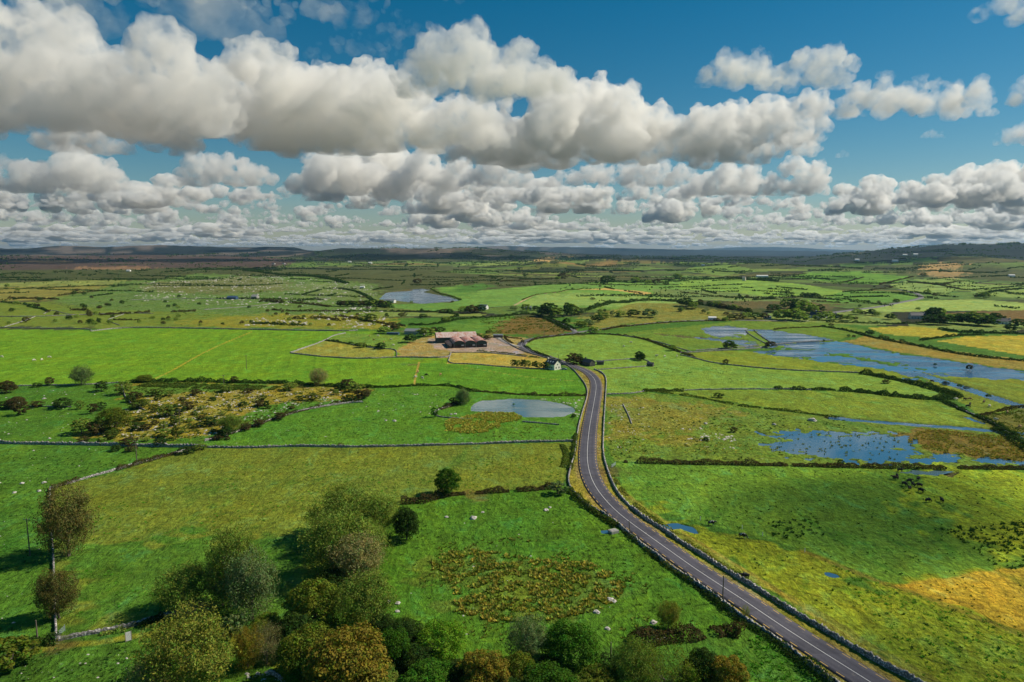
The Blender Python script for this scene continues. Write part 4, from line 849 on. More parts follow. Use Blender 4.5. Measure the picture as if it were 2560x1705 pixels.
for (kd, v, D, wpx, top, cl, lb) in TREES: tree('bush' if 'bush' in lb and 'tree' not in lb else 'tree', kd, v, D, wpx, top, cl, lb, 'bush' if 'bush' in lb and 'tree' not in lb else 'tree')

def bushes(L, name, label, cat, group, cols, kinds=('shrub', 'far'), thresh=14):
    for i, q in enumerate(L):
        x, y, wd = q[:3]; h = q[3] if len(q) > 3 else wd*.7
        kd = kinds[0] if wd >= thresh else kinds[-1]
        if kd == 'far': wd *= 1.3; h *= 1.25
        else: wd *= 1.12; h *= 1.12
        tree(name, kd, i % 3, (x, y), wd, y-h, cols[i % len(cols)], label, cat, group)
C2 = lambda L, x0, y0: [(x0/K+a/2.978, y0/K+b/2.978, c/2.978, (d if d else c*.7)/2.978) for a, b, c, d in L]
scrub = C2([(1140, 440, 115, 75), (1062, 412, 60, 50), (1200, 428, 110, 62), (1290, 392, 95, 32), (1382, 394, 50, 28), (950, 388, 110, 50), (895, 342, 70, 40), (925, 318, 80, 36), (1000, 365, 50, 40),
            (1792, 335, 66, 40), (1826, 385, 34, 46), (1340, 296, 66, 40), (1130, 578, 100, 50), (1203, 600, 58, 80), (950, 532, 90, 50), (1005, 534, 60, 40), (1120, 522, 60, 44), (1196, 502, 66, 60), (1430, 505, 110, 60),
            (1062, 495, 50, 26), (1520, 435, 50, 30), (1570, 392, 22, 30), (1660, 370, 60, 26), (1780, 372, 80, 30), (1500, 500, 60, 40), (1335, 520, 50, 26), (1470, 550, 40, 20), (574, 616, 66, 34), (700, 610, 40, 20), (770, 590, 100, 40),
            (1080, 330, 50, 22), (1250, 332, 44, 18), (1160, 300, 60, 26), (1060, 300, 90, 20), (1460, 330, 40, 18), (1380, 460, 50, 20), (1300, 480, 40, 20), (960, 470, 70, 22), (1100, 640, 90, 30), (880, 640, 100, 40), (2300, 290, 50, 34), (2140, 330, 90, 22), (2050, 330, 60, 20), (1700, 280, 60, 20), (1550, 270, 90, 24), (1330, 430, 40, 18), (1240, 560, 30, 20), (1560, 600, 30, 16), (1000, 610, 44, 16)], 0, 880)
bushes(scrub, 'bush', 'dark bush scattered among pale stones in the scrub field', 'bush', 'bushes in the scrub field', ['olive', 'gorse', 'dark', 'bramble'])
leftb = C2([(342, 230, 40, 42), (695, 268, 84, 58), (850, 290, 100, 80), (140, 432, 78, 66), (35, 385, 80, 42), (552, 390, 50, 50), (637, 422, 50, 62), (690, 400, 56, 50), (398, 362, 26, 14), (255, 378, 70, 20), (430, 380, 110, 18), (560, 560, 120, 90), (665, 565, 115, 80), (1282, 695, 90, 50), (1372, 668, 70, 40), (898, 680, 66, 32), (792, 676, 66, 34), (2332, 645, 34, 24), (2000, 390, 34, 16), (1545, 585, 84, 70), (1985, 262, 100, 50), (1605, 212, 50, 44), (255, 240, 50, 26)], 0, 880)
bushes(leftb, 'bush', 'brown-green bush standing near the walls of the left pastures', 'bush', 'bushes along the left pasture walls', ['bramble', 'dark', 'olive'])
for a, b, c, d, lb in [(1920, 462, 90, 56, 'largest dark bush halfway up the slanting wall'), (1775, 508, 96, 50, 'bush second up the slanting wall'), (1680, 534, 96, 42, 'brown bush third up the slanting wall'), (1492, 602, 66, 30, 'bramble bush at the foot of the slanting wall')]:
    x, y, c2, d2 = C2([(a, b, c, d)], 0, 880)[0]; tree('bush', 'shrub', a % 3, (x, y), c2, y-d2, 'bramble', lb, 'bush')
thick = C2([(50, 250, 90, 66), (0, 260, 70, 50), (110, 270, 110, 60), (150, 320, 120, 60), (60, 340, 90, 40), (30, 225, 50, 40), (180, 300, 80, 44)], 850, 880)
bushes(thick, 'bush', 'bush in the dark thicket at the right end of the scrub', 'bush', 'thicket at the end of the scrub', ['bramble', 'dark', 'olive'])
midb = C2([(775, 350, 60, 44), (850, 350, 90, 70), (1600, 82, 110, 50), (1640, 80, 80, 44), (648, 445, 50, 66), (1330, 288, 30, 14), (1600, 445, 34, 20), (1190, 362, 16, 10)], 850, 880)
bushes(midb, 'bush', 'round green bush beside the pond or the farm cottage', 'bush', 'bushes by the pond and cottage', ['dark', 'green', 'bramble'])
rowt = C2([(1190, 100, 46, 50), (1222, 102, 44, 46), (1255, 104, 50, 54), (1290, 106, 44, 50), (1335, 112, 40, 46), (1365, 114, 44, 44), (1400, 116, 44, 50), (1432, 118, 40, 40)], 850, 880)
bushes(rowt, 'tree', 'small tree in the row at the edge of the hay field by the cottage', 'tree', 'row of trees by the hay field', ['dark', 'olive'])
rightb = C2([(313, 85, 42, 36), (268, 312, 62, 20), (368, 548, 48, 36), (1100, 780, 36, 36), (1410, 215, 40, 12), (1915, 240, 30, 16), (1960, 255, 30, 16), (1746, 92, 18, 12), (1980, 122, 36, 26), (178, 605, 36, 16), (1820, 225, 36, 12), (2110, 310, 30, 10)], 1700, 880)
bushes(rightb, 'bush', 'small dark bush standing alone in the wet right-hand pastures', 'bush', 'lone bushes in the wet pastures', ['bramble', 'dark'])
# far trees
def farlist(L, x0, y0): return C2(L, x0, y0)
f1 = farlist([(695, 366, 24, 16), (733, 372, 34, 22), (768, 374, 24, 14), (840, 386, 34, 22), (862, 388, 30, 22), (885, 390, 34, 24), (905, 386, 20, 18), (925, 392, 36, 26), (945, 390, 20, 18)], 1700, 600)
bushes(f1, 'tree', 'small umbrella-shaped tree in the row on the pale green field', 'tree', 'row of umbrella-shaped trees', ['dark'], ('far',))
f2 = farlist([(740, 470, 90, 56), (790, 490, 100, 70), (850, 500, 110, 70), (905, 505, 80, 50), (950, 490, 70, 40), (700, 545, 110, 44), (780, 548, 120, 36), (640, 490, 80, 34), (830, 555, 90, 30), (1000, 548, 90, 24), (1080, 545, 60, 20), (940, 548, 60, 22)], 1700, 600)
bushes(f2, 'tree', 'bushy tree in the grove around the slate-roofed farmhouse', 'tree', 'grove by the farmhouse', ['olive', 'dark', 'olive'], ('far',))
f3 = farlist([(1700, 530, 50, 40), (1740, 540, 70, 60), (1780, 535, 60, 50), (1720, 580, 90, 50), (1800, 580, 100, 56), (1870, 570, 90, 44), (1930, 575, 100, 48), (1990, 580, 110, 50), (2050, 585, 110, 50), (2110, 590, 100, 44), (2150, 560, 70, 44), (2000, 545, 80, 34), (2060, 550, 70, 30), (2190, 560, 60, 30), (1900, 545, 60, 24), (2320, 600, 80, 26), (2260, 620, 60, 20)], 1700, 600)
bushes(f3, 'tree', 'dark tree in the wood beside the pink house on the right', 'tree', 'wood beside the pink house', ['dark', 'dark', 'olive'], ('far',))
f4 = farlist([(40, 455, 80, 50), (90, 470, 60, 40), (140, 440, 40, 28), (200, 445, 34, 22), (250, 455, 60, 30), (290, 465, 50, 26), (330, 468, 40, 20), (370, 475, 56, 26), (415, 485, 30, 16), (160, 500, 28, 20), (195, 508, 22, 14), (315, 515, 34, 20), (470, 508, 40, 34), (10, 490, 30, 26), (580, 540, 60, 30), (520, 540, 70, 26), (460, 540, 70, 26), (400, 545, 60, 26), (350, 545, 50, 30), (310, 555, 40, 24), (250, 555, 36, 16), (1440, 545, 60, 28), (1480, 430, 36, 22), (1360, 435, 18, 16), (1230, 460, 18, 14), (1210, 510, 60, 20), (1255, 512, 40, 18), (1310, 515, 50, 32), (1350, 520, 40, 24), (1205, 545, 22, 16), (1185, 545, 20, 14), (1150, 550, 60, 22), (1035, 590, 30, 16), (1300, 650, 46, 26), (1380, 665, 30, 10), (1415, 675, 26, 14), (1520, 695, 26, 14), (1690, 370, 36, 22), (1745, 385, 26, 16), (1710, 400, 22, 12), (2080, 400, 60, 16), (2045, 395, 40, 20), (1665, 250, 36, 14), (2015, 348, 24, 12), (460, 392, 26, 12), (625, 410, 30, 24), (1630, 478, 26, 12), (620, 735, 66, 34), (340, 745, 90, 26), (1155, 668, 22, 20), (1190, 665, 22, 12), (985, 695, 14, 12)], 1700, 600)
bushes(f4, 'bush', 'small round hedgerow tree dotted over the far right fields', 'bush', 'dotted bushes of the far right fields', ['dark', 'olive', 'bramble'], ('far',))
f5 = farlist([(1430, 525, 120, 80), (1470, 530, 90, 60), (1395, 520, 80, 60), (1555, 525, 50, 80), (1590, 515, 80, 70), (1640, 510, 60, 40), (1500, 500, 50, 30), (1270, 490, 60, 46), (1190, 480, 50, 26), (1340, 480, 40, 26), (1650, 600, 80, 40), (1700, 590, 80, 36), (1760, 560, 80, 24), (1800, 540, 80, 20), (1865, 515, 34, 28), (1812, 495, 20, 20), (1780, 495, 30, 20), (2120, 530, 100, 14), (2010, 525, 80, 12), (1920, 525, 70, 14), (2330, 490, 30, 26), (1550, 570, 60, 20), (1740, 640, 80, 24), (1680, 650, 20, 20)], 850, 600)
bushes(f5, 'tree', 'dark tree of the grove in the middle distance behind the barns', 'tree', 'grove in the middle distance', ['dark', 'olive', 'grey'], ('far',))
f6 = farlist([(480, 700, 90, 50), (300, 640, 80, 40), (340, 620, 90, 40), (380, 615, 60, 30), (590, 660, 110, 34), (640, 635, 50, 34), (690, 635, 60, 34), (790, 635, 40, 14), (1012, 640, 34, 20), (940, 675, 60, 22), (980, 678, 60, 22), (1010, 680, 50, 22), (280, 745, 70, 30), (150, 735, 60, 20), (1250, 705, 26, 20), (2050, 815, 66, 46), (2275, 757, 46, 34), (1600, 815, 70, 26), (1630, 815, 60, 26), (1600, 690, 10, 8), (710, 500, 50, 20), (750, 500, 50, 26), (850, 500, 80, 34), (900, 500, 90, 40), (960, 495, 70, 44), (720, 560, 60, 24), (430, 525, 50, 18), (320, 530, 26, 26), (205, 400, 28, 18), (160, 398, 20, 14), (560, 490, 24, 18), (488, 432, 22, 14), (770, 428, 20, 12), (820, 415, 20, 12), (250, 475, 20, 14), (530, 300, 60, 24), (1050, 272, 44, 22), (1490, 272, 36, 20), (1530, 265, 70, 16), (1830, 300, 90, 22), (2110, 305, 50, 22), (2170, 305, 60, 30), (2230, 308, 40, 14), (2310, 265, 60, 20), (1780, 322, 20, 12), (570, 535, 50, 10), (210, 555, 90, 30), (1730, 410, 30, 10), (2135, 330, 12, 10), (2020, 290, 60, 10)], 850, 600)
bushes(f6, 'bush', 'dark hedgerow bush dotted over the middle distance fields', 'bush', 'dotted bushes of the middle distance', ['dark', 'olive', 'bramble'], ('far',))
# a fringe of trees left of the lake
f7 = farlist([(x, 455+(x*37 % 11), 46+(x*13 % 30), 34+(x*7 % 22)) for x in range(0, 350, 22)], 850, 600)
bushes(f7, 'tree', 'tree in the dark belt at the left foot of the lake', 'tree', 'tree belt below the lake', ['dark', 'bramble', 'olive'], ('far',))
rl = random.Random(4)
f8 = [(rl.uniform(170, 880), rl.uniform(628, 750), rl.uniform(3.5, 9)) for _ in range(215)]+[(rl.uniform(0, 300), rl.uniform(660, 748), rl.uniform(5, 12)) for _ in range(45)]
f8 = sorted([(x, y, w_*(.5+.6*(y-620)/130)) for x, y, w_ in f8], key=lambda q: -q[2])
def bush_mass(L):
    rs = np.random.RandomState(3); P = hits([q[:2] for q in L]); Cs = []; Ss = []
    for p, q in zip(P, L):
        m = px_m(p); W = q[2]*m*.6; n = 14; v = rs.randn(n, 3)*np.array([W*.45, W*.3, W*.2]); v[:, 2] = np.abs(v[:, 2])+W*.1; Cs.append(v+p); Ss.append(np.full(n, W*.45))
    C = np.concatenate(Cs); N = sphere_pts(len(C), rs); V, Fq, lv = leaf_quads(C, N, np.concatenate(Ss), rs); o = mesh_np('distant_bushes', V, Fq, M['leaf'], attrs={'lv': lv}); o.color = LC['gorse']; tag(o, 'the smallest bushes of the stony slopes, merging into dark specks', 'bushes', kind='stuff')
bush_mass(f8[85:])
bushes(f8[:85], 'bush', 'tiny dark bush sprinkled over the stony left-hand slopes', 'bush', 'bushes sprinkled over the stony slopes', ['bramble', 'dark', 'olive'], ('far',))

# ------------------------------------------------------------ hedges and dry stone walls
def hedge(D, wd, ht, colr, label, name='hedge', dens=1.0, gap=-9, seed=None, cat=None, group=None, kind=None):
    seed = seed or int(abs(D[0][0]*3+D[0][1]*7)) % 9999; rs = np.random.RandomState(seed)
    P = line(D, 1.0, 1); Lg = len(P); mp = px_m((P[Lg//2, 0], P[Lg//2, 1], 0)); s = min(max(.42, mp*2.0), 3.2)
    wd = max(wd, s*.9); ht = max(ht, s*.8)
    n = int(min(60000, Lg*(wd+2*ht)/(s*s)*2.6*dens)); t = rs.rand(n)*(Lg-1); i = t.astype(int); f = (t-i)[:, None]
    j = np.minimum(i+1, Lg-1); c = P[i]*(1-f)+P[j]*f; tg = P[j]-P[np.maximum(i-1, 0)]; tg /= np.linalg.norm(tg, axis=1)[:, None]+1e-9; nr = np.stack([tg[:, 1], -tg[:, 0]], 1)
    m1 = n2(c[:, 0], c[:, 1], max(5, 3*s), seed*.013); m2 = n2(c[:, 0], c[:, 1], max(1.8, 1.2*s), seed*.029); hv = np.clip(.75+.9*m1+.45*m2, .22, 1.8)
    a = rs.rand(n)*math.pi; rad = .7+.35*rs.rand(n); x = np.cos(a)*rad*wd/2*(.7+.3*hv); z = np.sin(a)*rad*ht*hv
    keep = (m1 > gap); C = np.stack([c[:, 0]+nr[:, 0]*x, c[:, 1]+nr[:, 1]*x, relief(c[:, 0], c[:, 1])+z+s*.1], 1)[keep]
    N = np.stack([nr[:, 0]*np.cos(a), nr[:, 1]*np.cos(a), np.sin(a)], 1)[keep]
    V, Fq, lv = leaf_quads(C, N, s, rs)
    o = mesh_np(name, V, Fq, M['leaf'], attrs={'lv': lv}); o.color = LC[colr]; return tag(o, label, cat or name, group, kind)
def wall(D, h, wd, label, mat='wall', name='stone_wall', group=None):
    mp = px_m(hit(*D[len(D)//2])); st = min(max(.4, mp*.8), 3.0); P = line(D, st, 2); rs = np.random.RandomState(int(abs(D[0][0]+D[0][1]*3)) % 9999); n = len(P)
    wd = max(wd*.68, mp*.55); h = max(h*.80, mp*.8)
    off = np.array([-.62, -.56, -.50, 0, .50, .56, .62])*wd; zz = np.array([-.25, .45, .96, 1.03, .96, .45, -.25])*h
    V, Fq, nr, zc = ribbon(P, off); V = V.reshape(n, 7, 3); hv = .85+.28*n2(P[:, 0], P[:, 1], 9, 3.1)+.12*rs.randn(n); hv = np.clip(hv, .35, 1.3)
    for k in range(7): V[:, k, 2] += zz[k]*(hv+.10*rs.randn(n)) if 0 < k < 6 else zz[k]
    V[:, 1:6, :2] += rs.randn(n, 5, 2)*.05*min(2, st/.4)*wd
    o = mesh_np(name, V.reshape(-1, 3), Fq, M[mat]); return tag(o, label, 'stone wall', group)
WL = [(1290, 833), (1305, 840), (1319, 851), (1336, 871), (1349, 890), (1351, 910), (1342, 937), (1332, 970), (1326, 1004), (1322, 1041), (1312, 1075), (1305, 1103), (1312, 1125), (1334, 1147), (1343, 1159), (1380, 1180), (1408, 1199), (1429, 1214), (1463, 1245), (1497, 1270), (1543, 1307), (1596, 1341), (1651, 1381), (1688, 1411), (1737, 1440), (1779, 1467), (1824, 1503), (1867, 1536), (1912, 1568), (2000, 1630), (2120, 1715)]
WR = [(1366, 849), (1386, 858), (1394, 870), (1393, 897), (1391, 927), (1389, 960), (1387, 997), (1386, 1028), (1388, 1054), (1396, 1080), (1408, 1113), (1423, 1140), (1451, 1168), (1482, 1193), (1522, 1217), (1565, 1248), (1611, 1276), (1657, 1306), (1703, 1334), (1750, 1362), (1802, 1396), (1900, 1454), (1981, 1503), (2046, 1539), (2104, 1568), (2200, 1618), (2330, 1690)]
wall(WL[:16], 1.1, .6, 'pale stone wall along the left side of the road, from the cottage down to the bend')
wall(WL[15:], 1.5, .7, 'mossy dark stone wall along the near left side of the road')
wall(WR[:13], 1.15, .7, 'smooth pale wall on the right of the road where it runs straight away', 'wallpale')
wall(WR[12:], 1.5, .8, 'long grey wall on the near right side of the road')
WALLS = [
 ([(0, 1019), (30, 1021), (118, 1022), (235, 1024), (353, 1027), (470, 1029)], 1.9, 'high grey stone wall on the left below the scrub field'),
 ([(470, 1029), (584, 1031), (672, 1026), (790, 1029), (950, 1026), (1117, 1021), (1218, 1017), (1319, 1015)], 1.3, 'long pale stone wall from the scrub corner to the road'),
 ([(446, 1030), (396, 1044), (319, 1066), (235, 1090), (188, 1102), (158, 1113), (116, 1123)], 1.1, 'overgrown stone wall curving down to the top of the left boundary'),
 ([(116, 1123), (114, 1152), (116, 1186), (121, 1253), (123, 1287), (124, 1337), (126, 1387), (127, 1421), (129, 1454), (128, 1470)], 1.2, 'straight stone wall running toward the viewer under the two brown trees'),
 ([(134, 1473), (175, 1464), (235, 1454), (302, 1441), (353, 1424), (413, 1409)], 1.2, 'white-topped stone wall above the grassy track at bottom left'),
 ([(470, 1014), (504, 1007), (554, 990), (621, 967), (665, 952), (715, 940), (791, 927), (835, 925)], 1.2, 'slanting stone wall dividing the scrub from the pond pasture'),
 ([(33, 888), (118, 886), (188, 885), (252, 881), (290, 880)], 1.0, 'thin pale wall at the top of the far left pasture'),
 ([(279, 886), (285, 907), (296, 927), (332, 943)], 1.0, 'short broken wall at the left end of the scrub'),
 ([(60, 934), (110, 935), (165, 936)], .7, 'low tumbled wall between brown bushes at far left'),
 ([(1067, 923), (1037, 933), (1010, 942), (997, 947), (1000, 957), (1040, 962), (1084, 964)], .9, 'small hooked wall left of the pond'),
 ([(1201, 970), (1240, 973), (1285, 977)], .8, 'low line of stones below the pond'),
 ([(208, 762), (285, 753), (436, 755), (571, 758), (791, 762), (822, 760)], 1.6, 'long pale wall along the top of the big left field'),
 ([(0, 753), (50, 755), (208, 756), (210, 762)], 1.3, 'pale wall at the top left edge of the big field'),
 ([(-60, 728), (81, 728), (175, 724), (285, 720), (353, 721)], 1.3, 'second pale wall back, at the far left'),
 ([(81, 728), (50, 740), (10, 752)], 1.2, 'short slanting wall joining two pale walls at far left'),
 ([(175, 724), (150, 722), (120, 712), (100, 722)], 1.0, 'short crooked wall spur at far left'),
 ([(285, 722), (250, 734), (246, 738), (275, 748)], 1.0, 'broken wall angle in the far left rough grass'),
 ([(470, 712), (560, 706), (620, 700), (680, 690), (760, 686)], 1.1, 'faint wall crossing the stony slope at left'),
 ([(300, 690), (440, 686), (520, 688), (590, 686)], 1.1, 'thin wall beside the blue shed on the stony slope'),
 ([(667, 812), (749, 783), (765, 772), (795, 766)], 1.3, 'brownish wall on the slanting left side of the small enclosure'),
 ([(667, 812), (724, 819), (791, 824), (849, 825), (912, 821), (1031, 824), (1037, 811)], 1.3, 'dark wall along the bottom of the enclosures'),
 ([(749, 783), (782, 787), (835, 798), (882, 802), (912, 804), (912, 820)], 1.0, 'inner wall of the small enclosures left of the barns'),
 ([(1037, 811), (1033, 822), (1029, 836), (1084, 837), (1138, 842), (1193, 847), (1270, 849)], 1.0, 'pale wall under the hay field'),
 ([(1037, 811), (1097, 810), (1166, 815), (1209, 820)], .9, 'wall between the gravel yard and the hay field'),
 ([(1153, 779), (1171, 791), (1188, 801), (1215, 812), (1247, 820), (1290, 833)], 1.1, 'wall on the yard side of the bending road'),
 ([(1228, 812), (1213, 803), (1206, 795), (1212, 787)], 1.1, 'wall on the inside of the road bend beyond the barns'),
 ([(1376, 850), (1453, 845), (1500, 841), (1494, 832), (1473, 824)], .9, 'wall around the small paddock right of the cottage'),
 ([(1365, 831), (1400, 829), (1440, 826), (1470, 824)], .9, 'back wall of the small paddock right of the cottage'),
 ([(1396, 907), (1453, 905), (1480, 900)], 1.0, 'short wall meeting the right roadside wall'),
 ([(1563, 898), (1664, 895), (1798, 895), (1865, 897)], 1.0, 'stone wall with bushes crossing the right-hand pastures'),
 ([(1563, 816), (1597, 823), (1630, 833), (1674, 839), (1798, 851), (1916, 855), (1980, 858)], 1.1, 'thin wall between the round field and the flooded field'),
 ([(2184, 930), (2218, 947), (2252, 960), (2285, 974), (2315, 997), (2354, 1017), (2400, 1045)], 1.1, 'overgrown wall slanting down to the right edge'),
 ([(1563, 812), (1600, 810), (1660, 806), (1720, 803), (1764, 797)], 1.3, 'grey wall along the flooded lane, near side'),
 ([(1600, 806), (1680, 801), (1745, 794)], 1.2, 'grey wall along the flooded lane, far side'),
 ([(1715, 757), (1716, 764), (1735, 777), (1760, 790)], 1.0, 'left wall of the flooded causeway'),
 ([(1733, 758), (1740, 766), (1757, 778), (1775, 790)], 1.0, 'right wall of the flooded causeway'),
 ([(1775, 792), (1830, 787), (1915, 782)], 1.0, 'thin wall crossing the floodwater'),
 ([(1432, 930), (1440, 945), (1447, 960), (1452, 975)], .7, 'tumbled line of white stones right of the road'),
 ([(1398, 768), (1425, 771), (1500, 783), (1560, 800), (1590, 810)], 1.0, 'wall on the top right rim of the round field'),
 ([(620, 1548), (640, 1556), (655, 1572), (660, 1590)], 1.0, 'tumbled mossy wall beside the wheel ruts at the bottom'),
 ([(1448, 1480), (1500, 1474), (1534, 1470)], .6, 'flat white stones beside the brambly bank'),
]
for D, h, lb in WALLS: wall(D, h, .6 if h < 1.4 else .8, lb)
